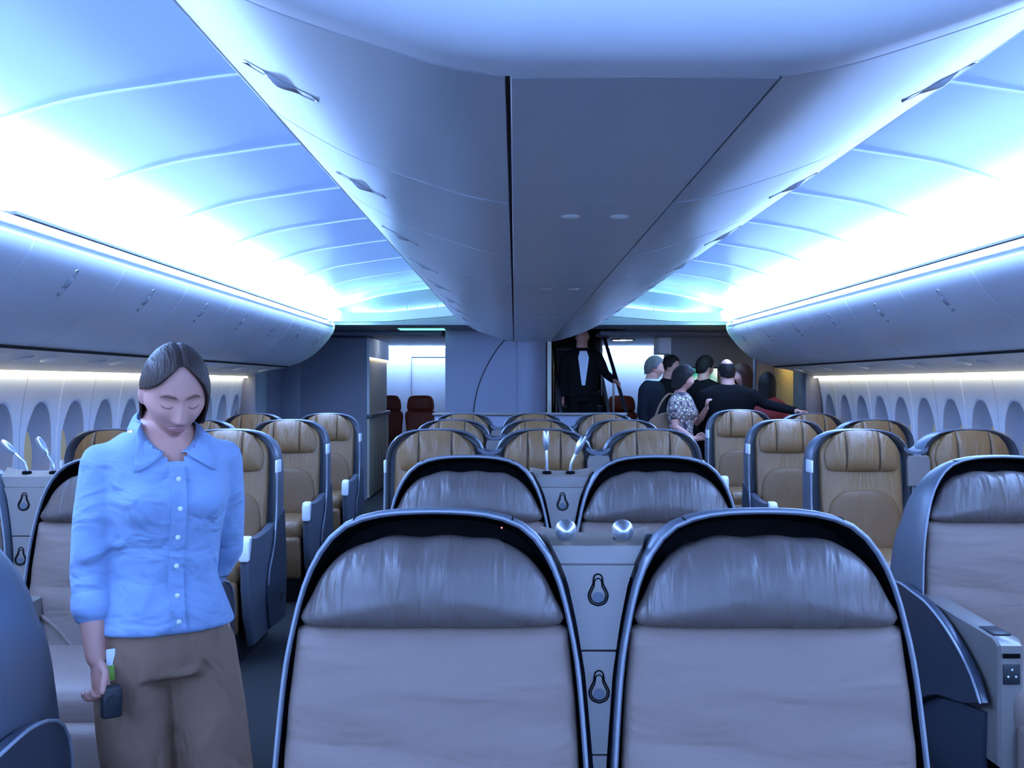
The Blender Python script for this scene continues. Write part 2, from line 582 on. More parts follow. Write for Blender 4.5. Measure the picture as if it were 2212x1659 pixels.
win_no = 0
walls = {}
for side, nm in ((-1, 'left'), (1, 'right')):
    w = empty('wall_' + nm, (0, 0, 0))
    struct(w, 'pale %s cabin side wall of window panels' % nm)
    walls[side] = w
    s0 = 10.70 if side < 0 else 10.56
    yy = s0
    ends = []
    while yy - 1.005 > 2.4:
        y0, y1 = yy - 1.005, yy
        m = MB()
        for yc in (y0 + .25125, y0 + .75375):
            cell(yc, .2495, side, m)
        m.build('wall_panel', 'sidewall', w)
        m = MB()
        pts = [(hx(side, wx(z) - .002), z) for z in np.linspace(ZLO, ZHI, 9)]
        r = [(p[0], y1 - .005, p[1]) for p in pts] + [(p[0] + side * .02, y1 - .005, p[1]) for p in pts[::-1]]
        m.loft([r, [(p[0], y1 + .005, p[2]) for p in r]])
        m.build('joint_strip', 'ceiling_trim', w)
        for yc in (y0 + .25125, y0 + .75375):
            ends.append(yc)
        yy -= 1.005
    ylast = yy
    ends.append(s0 + .25)
    # half panel at the far end
    m = MB()
    cell(s0 + .25, .245, side, m)
    m.build('wall_panel', 'sidewall', w)
    # plain lower wall and the blank wall beside and behind the viewer
    m = MB()
    pts = [(hx(side, wx(z)), z) for z in np.linspace(0, ZLO, 6)]
    r = [(p[0], 0, p[1]) for p in pts] + [(p[0] + side * .03, 0, p[1]) for p in pts[::-1]]
    m.loft([[(p[0], ylast, p[2]) for p in r], [(p[0], 11.2, p[2]) for p in r]])
    m.build('lower_panel', 'sidewall', w)
    pts = [(hx(side, wx(z)), z) for z in np.linspace(0, 1.60, 12)]
    r = [(p[0], 0, p[1]) for p in pts] + [(p[0] + side * .03, 0, p[1]) for p in pts[::-1]]
    m = MB().loft([[(p[0], -3.2, p[2]) for p in r], [(p[0], ylast - .004, p[2]) for p in r]])
    m.build('blank_panel', 'sidewall', w)
    # upper wall hidden behind the bins, keeps the cabin closed
    m = MB().box(min(hx(side, 3.0), hx(side, 3.06)), max(hx(side, 3.0), hx(side, 3.06)), -3.2, Y_END, 1.50, 2.6)
    m.build('upper_panel', 'sidewall', w, smooth=0)
    for yc in sorted(ends):
        win_no += 1
        th = [2 * math.pi * k / 40 for k in range(40)]
        m = MB()
        rings = []
        for f in (0, .12, .3, .55, .8, 1):
            a = AW + (.118 - AW) * f
            b = BW + (.170 - BW) * f
            zc = ZW + (.97 - ZW) * f
            dep = .004 + .097 * (f ** .8)
            rings.append([(hx(side, wx(zc + b * math.sin(t)) * (1 - f) + 3.04 * f + dep), yc + a * math.cos(t), zc + b * math.sin(t)) for t in th])
        m.loft(rings, cap0=False, cap1=False)
        wo = m.build('window_%d' % win_no, 'recess_shaded')
        struct(wo)
        m = MB()
        m.loft([[(hx(side, 3.04 + .096), yc + .125 * math.cos(t), .97 + .178 * math.sin(t)) for t in th],
                [(hx(side, 3.04 + .104), yc + .125 * math.cos(t), .97 + .178 * math.sin(t)) for t in th]])
        m.build('pane', 'shade_pane', wo)

# ---- centre overhead bins
CB = spline([(.178, .392), (.24, .402), (.3, .418), (.415, .455), (.513, .492), (.60, .538), (.66, .574), (.70, .603)], 18)
ML = 0.96
Y0 = 1.36
def cb_norm(i):
    a, b = CB[max(0, i - 1)], CB[min(17, i + 1)]
    dx, dz = b[0] - a[0], b[1] - a[1]
    L = math.hypot(dx, dz)
    return dz / L, -dx / L
cbp = empty('aisle_overhead_bin', (CX, 0, ZC))
def cb_skin(side, y0, y1, i0, i1, th=.018):
    o = [(side * CB[i][0], CB[i][1]) for i in range(i0, i1)]
    inn = [(side * (CB[i][0] - cb_norm(i)[0] * th), CB[i][1] - cb_norm(i)[1] * th) for i in range(i0, i1)][::-1]
    o2 = [(side * (CB[i][0] - cb_norm(i)[0] * .004), CB[i][1] - cb_norm(i)[1] * .004) for i in range(i0, i1)] + inn
    return MB().loft([[(x, y0, z) for x, z in o2], [(x, y0 + .004, z) for x, z in o + inn],
                      [(x, y1 - .004, z) for x, z in o + inn], [(x, y1, z) for x, z in o2]])
for side in (-1, 1):
    d = cb_skin(side, .002, ML - .002, 0, 18).build('door', 'bin_white_shaded', cbp)
    m = MB()
    g = []
    for t in np.linspace(10.2, 14.6, 17):
        i = int(t)
        u = t - i
        n = cb_norm(i)
        g.append((CB[i][0] * (1 - u) + CB[i + 1][0] * u, CB[i][1] * (1 - u) + CB[i + 1][1] * u, n[0], n[1]))
    NU = 9
    ring = []
    for k, (q, h, nx, nz) in enumerate(g):
        t = k / 16
        e = min(t, 1 - t) * 16 * .0105
        w_ = .021 * min(1.0, math.sqrt(max(0.02, 1 - max(0, 1 - e / .021) ** 2)))
        row = []
        for j in range(NU):
            u = -1 + 2 * j / (NU - 1)
            off = .004 * (1 - u ** 4)
            for c in (.16, .82):
                off -= .014 * math.exp(-((t - c) / .11) ** 2) * (1 - u * u)
            off += .006 * math.exp(-((t - .5) / .12) ** 2) * (1 - u * u)
            row.append((side * (q + nx * (off + .001)), ML / 2 + u * w_, h + nz * (off + .001)))
        b = [(side * (q - nx * .006), ML / 2 + (-1 + 2 * j / (NU - 1)) * .012, h - nz * .006) for j in range(NU)]
        ring.append(row + b[::-1])
    m.loft(ring)
    m.build('handle', 'handle', d)
MB().box(-.171, .174, .0005, ML - .0005, .390, .405, .002, 1).build('keel_panel', 'bin_white_shaded', cbp, smooth=0)
core = [(-.174, .402), (.174, .402)] + [(CB[i][0] - cb_norm(i)[0] * .02, CB[i][1] - cb_norm(i)[1] * .02) for i in range(1, 18)] \
    + [(-(CB[i][0] - cb_norm(i)[0] * .02), CB[i][1] - cb_norm(i)[1] * .02) for i in range(17, 0, -1)]
MB().prism(core, 'y', 0, ML).build('body', 'gap_black', cbp, smooth=0)
MB().box(-.56, .56, 0, ML, .59, 1.02).build('upper_body', 'bin_white', cbp, smooth=0)
for side in (-1, 1):
    MB().box(min(side * .645, side * .704), max(side * .645, side * .704), .001, ML - .001, .600, .622, .004).build('lip', 'bin_white', cbp)
lampm = None
names9 = ['nearest', 'second', 'third', 'fourth', 'fifth', 'sixth', 'seventh', 'eighth', 'farthest']
cbs = []
for k in range(9):
    o = cbp if k == 0 else copy_tree(cbp)
    o.location = (CX, Y0 + ML * k, ZC)
    tag(o, 'white boat-shaped centre overhead bin, %s' % (names9[k] + ('' if k in (0, 8) else ' from the viewer')), 'overhead bin', 'centre overhead bins')
    cbs.append(o)
for k in (1, 3, 5, 7):
    for x in (-.035, .080):
        m = MB()
        m.ell((x, .17, .3905), (.024, .03, .0055), nu=20)
        m.build('reading_lamp', 'lens', cbs[k])
# rounded end fairings
def fairing(yb, sgn, name, label, rr, st=.0):
    prof = [(-q, h) for q, h in CB[::-1]] + [(-.08, .390), (.08, .390)] + [(q, h) for q, h in CB]
    prof = spline(prof, 60)
    rings = []
    steps = [(0.0, 0.0)] + [(st + rr * math.sin(t), rr * (1 - math.cos(t))) for t in np.linspace(0, math.pi / 2, 14)]
    for dy, ins in steps:
        y = yb + sgn * dy
        r = []
        for x, h in prof:
            k = 1 - ins * .55 / .70
            hh = h + ins * 1.0 * (1 - .25 * abs(x) / .7)
            r.append((CX + x * k, y, ZC + min(hh, .95)))
        r += [(CX + .62 * (1 - ins * .55 / .7), y, ZC + .64 + ins), (CX + .56 * (1 - ins * .4 / .7), y, ZC + 1.02), (CX - .56 * (1 - ins * .4 / .7), y, ZC + 1.02), (CX - .62 * (1 - ins * .55 / .7), y, ZC + .64 + ins)]
        rings.append(r)
    o = MB().loft(rings).build(name, 'bin_white', smooth=50)
    return tag(o, label, 'end cap', 'centre bin end caps')
fairing(Y0 - .002, -1, 'bin_end_fairing', 'large rounded white nose cap of the centre bins overhead in front', .11, .045)
fairing(Y0 + ML * 9 + .002, 1, 'bin_end_fairing', 'rounded white end cap of the centre bins at the stairs', .12)
# lip light lines of the centre bins
for side, nm in ((-1, 'left'), (1, 'right')):
    m = MB().box(hx(side, .61) - .02, hx(side, .61) + .02, Y0, Y0 + ML * 9, ZC + .618, ZC + .628)
    o = m.build('lip_light', 'lip_led', smooth=0)
    tag(o, 'blue light line on the %s top lip of the centre bins' % nm, 'light strip')

# ---- transverse arched fascia with its light at the end of the seat zone
def fascia_path(n=46):
    pts = []
    for t in np.linspace(0, math.pi / 2, 16):
        pts.append((2.075 - .55 * (1 - math.cos(t)), 10.72 + .50 * math.sin(t)))
    for q in np.linspace(1.525, .0, 24)[1:]:
        pts.append((q, 11.22))
    return pts
for side, nm in ((-1, 'left'), (1, 'right')):
    fp = fascia_path()
    def hb(q):
        return float(np.interp(q, [0, .6, 1.5, 2.08], [.75, .73, .655, .632]))
    def ht(q):
        return float(np.interp(q, [0, .6, 1.5, 2.08], [.86, .845, .752, .735]))
    rings = []
    for q, y in fp:
        a, b = hb(q), ht(q)
        rings.append([(hx(side, q), y, ZC + a), (hx(side, q + .01), y + .03, ZC + a - .004), (hx(side, q + .02), y + .05, ZC + a + .02),
                      (hx(side, q + .02), y + .05, ZC + b - .01), (hx(side, q), y + .02, ZC + b)])
    o = MB().loft(rings).build('ceiling_fascia', 'bin_white')
    tag(o, 'arched white fascia with a teal light line closing the %s ceiling vault' % nm, 'fascia')
    rings = []
    for q, y in fp[2:]:
        b = ht(q)
        rings.append([(hx(side, q + .02), y + .055, ZC + b - .012), (hx(side, q + .03), y + .13, ZC + b - .012), (hx(side, q + .03), y + .13, ZC + b - .002), (hx(side, q + .02), y + .055, ZC + b - .002)])
    ll = MB().loft(rings).build('light_line', 'end_led', o)
    # small ribs of the light fitting that cast dark bars onto the vault
    for q in (.70, .98, 1.30):
        m = MB().box(hx(side, q) - .008, hx(side, q) + .008, 11.26, 11.33, ZC + ht(q) - .01, ZC + ht(q) + .055)
        m.build('rib', 'bin_under', ll)

# ---- door zone and what lies beyond it
def wallbox(name, m, x0, x1, y0, y1, z0, z1, label, bev=0, parent=None):
    o = MB().box(x0, x1, y0, y1, z0, z1, bev).build(name, m, parent, smooth=30 if bev else 0)
    if parent is None:
        struct(o, label)
    return o
Z2 = ZC + .62
cl = empty('ceiling_low', (0, 0, 0))
struct(cl, 'low grey ceiling over the door area with the stair opening')
for x0, x1, y0, y1 in ((-3.2, .40, 11.30, 18.2), (1.30, 3.5, 11.30, 18.2), (.40, 1.30, 11.30, 12.15), (.40, 1.30, 15.32, 18.2)):
    MB().box(x0, x1, y0, y1, Z2, Z2 + .06).build('ceiling_panel', 'wall_grey', cl, smooth=0)
for x0, x1, y0, y1 in ((.36, .40, 12.11, 15.36), (1.30, 1.34, 12.11, 15.36), (.40, 1.30, 12.11, 12.15), (.40, 1.30, 15.32, 15.36)):
    MB().box(x0, x1, y0, y1, Z2 + .06, 3.1).build('shaft_panel', 'stair_dark', cl, smooth=0)
MB().box(.36, 1.34, 12.11, 15.36, 3.1, 3.14).build('shaft_top', 'stair_dark', cl, smooth=0)
wallbox('trim_3', 'wall_grey', -3.2, 3.5, 11.30, 11.36, Z2 + .06, 2.62, 'closing panel above the door area ceiling')
wallbox('wall_back', 'wall_pale', -3.2, 3.5, 18.0, 18.1, 0, Z2, 'pale far end wall with a bright wash from above')
wallbox('trim_4', 'wall_blue', 1.02, 1.035, 17.985, 18.0, 0, 1.9, 'narrow vertical joint on the far wall')
wallbox('trim_5', 'wall_blue', -1.75, -1.74, 17.985, 18.0, 0, 1.86, 'door joint line on the far left wall')
wallbox('trim_6', 'wall_blue', -1.75, -.6, 17.985, 18.0, 1.86, 1.872, 'door head line on the far left wall')
for side, nm, wn in ((-1, 'left', 'wall_far_left'), (1, 'right', 'wall_far_right')):
    x = hx(side, 3.06)
    wallbox(wn, 'wall_blue' if side < 0 else 'wall_grey', min(x, x + side * .08), max(x, x + side * .08), 11.1, 18.1, 0, Z2 + .05, 'side wall of the door area on the %s' % nm)
# light lines washing the far wall
for x0, x1, nm in ((-2.6, -.62, 'left'), (1.30, 2.9, 'right')):
    o = MB().box(x0, x1, 17.74, 17.84, Z2 - .025, Z2 - .003).build('wall_wash_light', 'far_led', smooth=0)
    tag(o, 'bright ceiling light line washing the far %s wall' % nm, 'light strip')
# ceiling slot light and downlights
o = MB().box(-1.32, -.80, 12.0, 12.35, Z2 - .006, Z2 - .001).build('slot_light', 'slot_led', smooth=0)
tag(o, 'teal glowing ceiling slot left of the stair column', 'ceiling light')
for x, y, nm in ((-1.54, 13.8, 'left above the galley'), (1.52, 15.0, 'right beyond the stairs')):
    e = empty('downlight', (x, y, Z2))
    tag(e, 'cluster of four small white ceiling spots, ' + nm, 'downlight', 'downlights of the door area')
    MB().box(-.16, .16, -.14, .14, -.012, -.0005, .004).build('plate', 'wall_grey', e)
    for i, (dx, dy) in enumerate(((-.09, .04), (.0, .06), (.0, -.06), (.09, -.03))):
        MB().box(dx - .04, dx + .04, dy - .03, dy + .03, -.018, -.0125, .002).build('spot', 'down_led', e)
# dropped ceiling soffit, right and left of the stairs
for x0, x1, nm in ((-2.4, -.85, 'left'), (1.0, 2.6, 'right')):
    m = MB()
    m.prism([(x0, 12.5), (x1, 12.5), (x1, 13.3), ((x0 + x1) / 2, 13.6), (x0, 13.2)], 'z', Z2 - .05, Z2 - .001, .02)
    struct(m.build('trim_7' if nm == 'left' else 'trim_8', 'wall_blue', smooth=30), 'dropped blue soffit panel on the %s of the door area' % nm)

# left galley block with serving niche
g = empty('galley_unit', (-1.775, 13.0, 0))
tag(g, 'tall grey galley block with a cream serving niche on its aisle side', 'galley')
MB().box(-1.10, -.03, 0, 2.0, 0, Z2 - .06, .004).build('body', 'wall_blue', g, smooth=0)
MB().box(-.03, .0, 0, 2.0, Z2 - .30, Z2 - .06).build('header_panel', 'wall_pale', g, smooth=0)
MB().box(-.034, -.028, .02, 2.0, 1.04, Z2 - .30).build('niche_back', 'galley', g, smooth=0)
MB().box(-.03, .0, 0, .02, 1.04, Z2 - .30).build('niche_side', 'wall_pale', g, smooth=0)
MB().box(-.03, .025, -.004, 2.0, .99, 1.04, .004).build('counter', 'counter', g)
MB().box(-.027, -.004, .04, 1.96, Z2 - .315, Z2 - .301).build('niche_light', 'niche_led', g, smooth=0)
for k in range(6):
    MB().box(-.03, -.002, .004 + k * .333, .327 + k * .333, .02, .985, .004).build('door', 'galley', g)
# right bulkhead with a monitor
g = empty('bulkhead', (1.91, 13.0, 0))
tag(g, 'grey bulkhead behind the group of people on the right', 'bulkhead')
MB().box(.0, 1.0, 0, .10, 0, Z2 - .06, .004).build('panel', 'wall_grey', g, smooth=0)
MB().box(-.15, .0, .0, .5, Z2 - .26, Z2 - .06, .004).build('header_panel', 'wall_pale', g, smooth=0)
MB().box(-.02, .0, .0, .5, 0, Z2 - .26).build('end_panel', 'wall_pale', g, smooth=0)
mo = empty('monitor', (2.30, 12.98, 1.475))
tag(mo, 'small lit screen on the bulkhead between the heads', 'monitor')
MB().box(-.185, .185, -.02, .018, -.145, .145, .012).build('bezel', 'plastic_dark', mo)
m, nt, b = new_mat('screen_picture')
tc = nt.nodes.new('ShaderNodeTexCoord')
vr = nt.nodes.new('ShaderNodeTexVoronoi')
vr.inputs['Scale'].default_value = 5.5
nt.links.new(tc.outputs['Object'], vr.inputs['Vector'])
rp = nt.nodes.new('ShaderNodeValToRGB')
rp.color_ramp.elements[0].color = (0.95, 1.0, 0.95, 1)
rp.color_ramp.elements[0].position = .25
rp.color_ramp.elements[1].color = (0.05, 0.45, 0.32, 1)
rp.color_ramp.elements[1].position = .7
nt.links.new(vr.outputs['Distance'], rp.inputs['Fac'])
nt.links.new(rp.outputs['Color'], b.inputs['Emission Color'])
b.inputs['Emission Strength'].default_value = 1.0
b.inputs['Base Color'].default_value = (.02, .02, .02, 1)
MB().box(-.165, .165, -.023, -.0205, -.125, .125).build('screen', 'screen_picture', mo, smooth=0)

# right exit door lit by a warm lamp, frame panels beside both doors
for side, nm in ((-1, 'left'), (1, 'right')):
    e = empty('door_%d' % (1 if side < 0 else 2), (hx(side, 3.06), 11.75, 0))
    struct(e, '%s exit door beyond the seats' % nm)
    mname = 'wall_cream' if side > 0 else 'wall_blue'
    prof = [(-.16, .0), (-.12, .6), (-.08, 1.1), (-.10, 1.6), (-.17, 1.98)]
    pr = spline([(p[0] + .02, p[1]) for p in prof], 14)
    ring = [(side * x, z) for x, z in pr] + [(side * -.001, z) for x, z in pr[::-1]]
    MB().prism(ring, 'y', .05, 1.15).build('leaf', mname, e)
    MB().box(min(side * -.30, side * -.004), max(side * -.30, side * -.004), 1.16, 1.245, 0, Z2 - .005, .02).build('frame', 'wall_blue', e)
    MB().box(min(side * -.33, side * -.004), max(side * -.33, side * -.004), .0, 1.15, 1.74, Z2 - .10, .05).build('header', 'wall_blue', e)
    wallbox('trim_9' if side < 0 else 'trim_10', 'wall_blue', min(hx(side, 2.86), hx(side, 3.055)), max(hx(side, 2.86), hx(side, 3.055)), 11.10, 11.62, 0, 1.72, 'blue end panel of the %s window wall' % nm, .05)
o = MB().box(2.95, 3.01, 11.80, 12.55, 1.715, 1.735, .004).build('door_light', 'door_led', smooth=0)
tag(o, 'warm lamp under the header of the right exit door', 'light strip')

# ---- stair column
st = empty('wall_stair', (0, 0, 0))
struct(st, 'blue-grey rounded stair enclosure in the middle of the cabin')
pl = [(-.80, 12.25), (-.05, 12.25)]
for t in np.linspace(0, math.pi / 2, 10):
    pl.append((.02 + .36 * math.sin(t), 12.61 - .36 * math.cos(t)))
pl += [(.38, 15.5), (-.80, 15.5)]
MB().prism(pl, 'z', 0, Z2 - .001).build('enclosure', 'wall_blue', st, smooth=30)
# applied curved panel on the column
pp = [(-.10, .0), (-.42, .0), (-.49, .5), (-.485, .95), (-.44, 1.3), (-.33, 1.6), (-.15, 1.88), (.02, 2.0), (.02, .0)]
pp = [(x, z) for x, z in spline(pp[1:8], 26)] + [(.02, .0)]
MB().prism(pp, 'y', 12.236, 12.2499, .002).build('curved_panel', 'wall_blue', st, smooth=0)
MB().tube([(x, 12.237, z) for x, z in pp[:-1]], .006, 6).build('panel_groove', 'gap_black', st)
MB().box(.381, .43, 12.5, 15.5, 0, Z2 - .002).build('jamb', 'galley', st, smooth=0)

sr = empty('staircase', (.80, 12.3, 0))
tag(sr, 'dark straight staircase rising behind the seats', 'staircase')
for k in range(11):
    z = .19 * (k + 1)
    MB().box(-.36, .38 - .012 * k, .25 * k, .25 * k + .27, z - .03, z, .006).build('tread', 'stair_edge', sr)
    MB().box(-.36, .38 - .012 * k, .25 * k + .012, .25 * k + .02, z - .19, z - .03).build('riser', 'stair_dark', sr, smooth=0)
MB().prism([(-.05, .0), (.35, .0), (2.95, 1.9), (2.95, 2.25), (2.75, 2.25), (-.05, .35)], 'x', .40, .44).mapv(lambda x, y, z: (x - .045 * y, y, z)).build('stringer', 'wall_grey', sr, smooth=0)
MB().box(-.42, .45, 2.99, 3.02, 0, 2.6).build('back_panel', 'stair_dark', sr, smooth=0)
for (a, b) in (((.50, -.1, 1.01), (.30, 1.4, 2.18)), ((-.27, -.1, 1.09), (-.31, 1.4, 2.02))):
    m = MB().tube([a, ((a[0] + b[0]) / 2, (a[1] + b[1]) / 2, (a[2] + b[2]) / 2), b], .022, 10)
    h = m.build('handrail', 'plastic_dark', sr)
    for t in (0.02, .5, .95):
        p = [a[i] + (b[i] - a[i]) * t for i in range(3)]
        zb = max(0.02, p[2] - .85)
        MB().tube([(p[0], p[1], zb), (p[0], p[1], p[2] - .02)], .014, 8).build('post', 'silver', h)
# low half wall behind the last centre row
g = empty('half_wall', (CX - .02, 10.25, 0))
tag(g, 'low blue-topped divider behind the last centre row', 'divider')
MB().box(-.92, .92, 0, .08, 0, 1.11, .01).build('panel', 'wall_blue', g)
MB().box(-.94, .94, -.02, .12, 1.11, 1.135, .01).build('top_rail', 'console', g)
# ================================================================== business seats (pairs in the front two rows)
def bw(z):
    return float(np.interp(z, [.25, .45, .66, .85, .948, 1.026, 1.08, 1.12, 1.15, 1.166, 1.174],
                           [.318, .316, .306, .29, .274, .257, .236, .208, .172, .13, .0]))
B_HALF = [(.306, .30), (.308, .50), (.304, .66), (.29, .85), (.274, .948), (.254, 1.030), (.226, 1.092), (.186, 1.137), (.135, 1.160), (.07, 1.170), (.0, 1.172)]
def rec(z):                      # how far the reclined back comes forward lower down
    return -(1.17 - z) * .13
def b_out(inset=0.0, n=30, zmin=.30):
    h = spline([p for p in B_HALF], n)
    h = [(max(0.0, x - inset * min(1, (1.25 - z) * 4 + .35)), z - inset * max(0, (z - .95) / .22)) for x, z in h if z >= zmin - 1e-6]
    return [(x, z) for x, z in h] + [(-x, z) for x, z in h[::-1][1:]]

def b_depth(z):
    return float(np.interp(z, [.3, .6, .8, 1.0, 1.1, 1.172], [.46, .42, .36, .27, .19, .10]))

def business_seat(leaf_side, drop=0.0):
    r = empty('passenger_seat')
    # hard outer shell, closed at the back
    o = b_out(0)
    i = b_out(.010)
    m = MB()
    rings = [[(x, rec(z) + .001, z) for x, z in i],
             [(x, rec(z) - .004, z) for x, z in b_out(.005)],
             [(x, rec(z) + .004, z) for x, z in o]]
    for t, sh in ((.25, .0), (.5, .01), (.75, .03), (.92, .06), (1.0, .12)):
        rings.append([(x * (1 - sh), rec(z) + .004 + t * b_depth(z), z - (sh * .35 if z > .9 else 0)) for x, z in o])
    m.loft(rings, cap0=False, cap1=True)
    m.build('shell', 'shell', r, smooth=50)
    # deep black liner inside the rim
    m = MB()
    rings = [[(x, rec(z) + .002, z) for x, z in i], [(x * .985, rec(z) + .05, z - .006) for x, z in i], [(x * .95, rec(z) + .085, z - .02) for x, z in i]]
    m.loft(rings, cap0=False, cap1=True)
    m.build('liner', 'liner', r, smooth=60)
    # bright edge strip
    path = [(x, rec(z) - .004, z) for x, z in b_out(.004) if z > .34]
    MB().tube(path, .0035, 6).build('edge_trim', 'trim', r)
    # seam cuts of the top cap
    for s in (-1, 1):
        x, z = s * .158, 1.1535
        MB().tube([(x - s * .003, rec(z) - .005, z - .0035), (x - s * .001, rec(z) + .004, z - .0012), (x - s * .001, rec(z) + .03, z - .0012)], .0018, 5).build('seam', 'liner', r)
    # headrest: domed pillow with a straight lower edge
    ho = sym([(.0, .944), (.12, .943), (.235, .947), (.257, .958), (.256, .972), (.240, 1.0), (.217, 1.044), (.182, 1.082), (.142, 1.103), (.095, 1.114), (.0, 1.116)], 46)[:-1]
    ho = ho
    def wp(x, y, z):
        w = .004 * math.sin(x * 75 + z * 14) * max(0, 1 - abs(z - 1.06) / .10) * max(0, 1 - abs(x + .03) / .20)
        return (x, y + rec(z) + .012 + w, z + .0025 * math.sin(x * 60) * (1 if z > 1.10 else 0))
    MB().pillow(ho, .060, .05, R=12, p=2.6, c=(0, 1.02), warp=wp).build('headrest', 'leather_grey', r, smooth=70)
    # backrest
    bo = sym([(.0, .425), (.2, .425), (.272, .435), (.285, .47), (.287, .60), (.283, .75), (.272, .88), (.266, .932), (.255, .948), (.15, .952), (.0, .952)], 44)[:-1]
    def wb(x, y, z):
        w = .006 * math.exp(-((z - .83) / .03) ** 2) * (1 - (x / .3) ** 2) + .0035 * math.sin(z * 60 + x * 9) * max(0, 1 - abs(z - .72) / .18)
        return (x, y + rec(z) + .022 - w - .05 * max(0, (.60 - z)) * 1.2, z)
    MB().pillow(bo, .042, .04, R=12, p=7, c=(0, .69), warp=wb).build('backrest', 'leather_pale', r, smooth=70)
    for s in (-1, 1):
        pts = spline([(s * .268, .665), (s * .23, .645), (s * .17, .60), (s * .12, .55), (s * .08, .50)], 12)
        MB().tube([(x, rec(z) - .022 - .004 * (1 - abs(x) / .3) - .06 * max(0, .60 - z), z) for x, z in pts], .006, 6).build('piping', 'leather_pale', r)
    # seat cushion, leg rest, base
    MB().box(-.26, .26, -.66, -.10, .40, .555, .05, 3).build('seat_cushion', 'leather_pale', r)
    MB().box(-.25, .25, -.70, -.61, .16, .46, .035, 3).build('leg_rest', 'leather_pale', r)
    MB().box(-.23, .23, -.58, .20, .0, .39, .02).build('base', 'plastic_dark', r)
    # leaf shaped side panels and armrests
    leaf = spline([(.27, .30), (.25, .50), (.235, .63), (.17, .70), (.05, .725), (-.10, .715), (-.20, .705), (-.33, .67), (-.46, .615), (-.55, .56), (-.605, .50)], 30)
    low = spline([(-.605, .50), (-.47, .46), (-.25, .42), (-.02, .30), (.10, .16), (.27, .14)], 16)
    for s in (-1, 1):
        if s == leaf_side:
            a, b = s * .312, s * .340
            lf = [(y, z - drop) for y, z in leaf]
            lw = [(y, z - drop) for y, z in low]
            m = MB().prism(lf + lw[1:-1], 'x', min(a, b), max(a, b), .006)
            p = m.build('side_panel', 'shell_shaded', r, smooth=30)
            MB().tube([(s * .341, y, z) for y, z in lf[6:]], .004, 6).build('edge_trim', 'trim', p)
        a, b = s * .292, s * .309
        if s == leaf_side:
            MB().prism([(.25, .02), (.25, .30), (-.1, .38), (-.40, .44 - drop), (-.56, .46 - drop), (-.54, .14), (-.48, .02)], 'x', min(a, b), max(a, b), .005).build('lower_panel', 'shell_shaded', r, smooth=30)
        a, b = s * .225, s * .299
        zt = .705 - drop
        m = MB().prism([(-.03, .30), (-.03, zt), (-.12, zt - .005), (-.60, zt - .02), (-.63, zt - .035), (-.63, .32)], 'x', min(a, b), max(a, b), .008)
        ar = m.build('armrest', 'console', r, smooth=30)
        zt -= .705
        MB().box(s * .262 - .026, s * .262 + .026, -.575, -.475, .6845 + zt, .6925 + zt, .002).build('keypad', 'plastic_dark', ar)
        MB().box(s * .262 - .024, s * .262 + .024, -.634, -.629, .560 + zt, .618 + zt, .002).build('socket', 'plastic_dark', ar)
        MB().box(s * .262 - .025, s * .262 + .025, -.633, -.629, .635 + zt, .648 + zt, .001).build('slot', 'liner', ar)
        for (dx, dz) in ((0, .014), (-.011, -.006), (.011, -.006)):
            MB().ell((s * .262 + dx, -.635, .589 + dz + zt), (.0035, .002, .0035), 8, 6).build('contact', 'socket_white', ar)
    return r

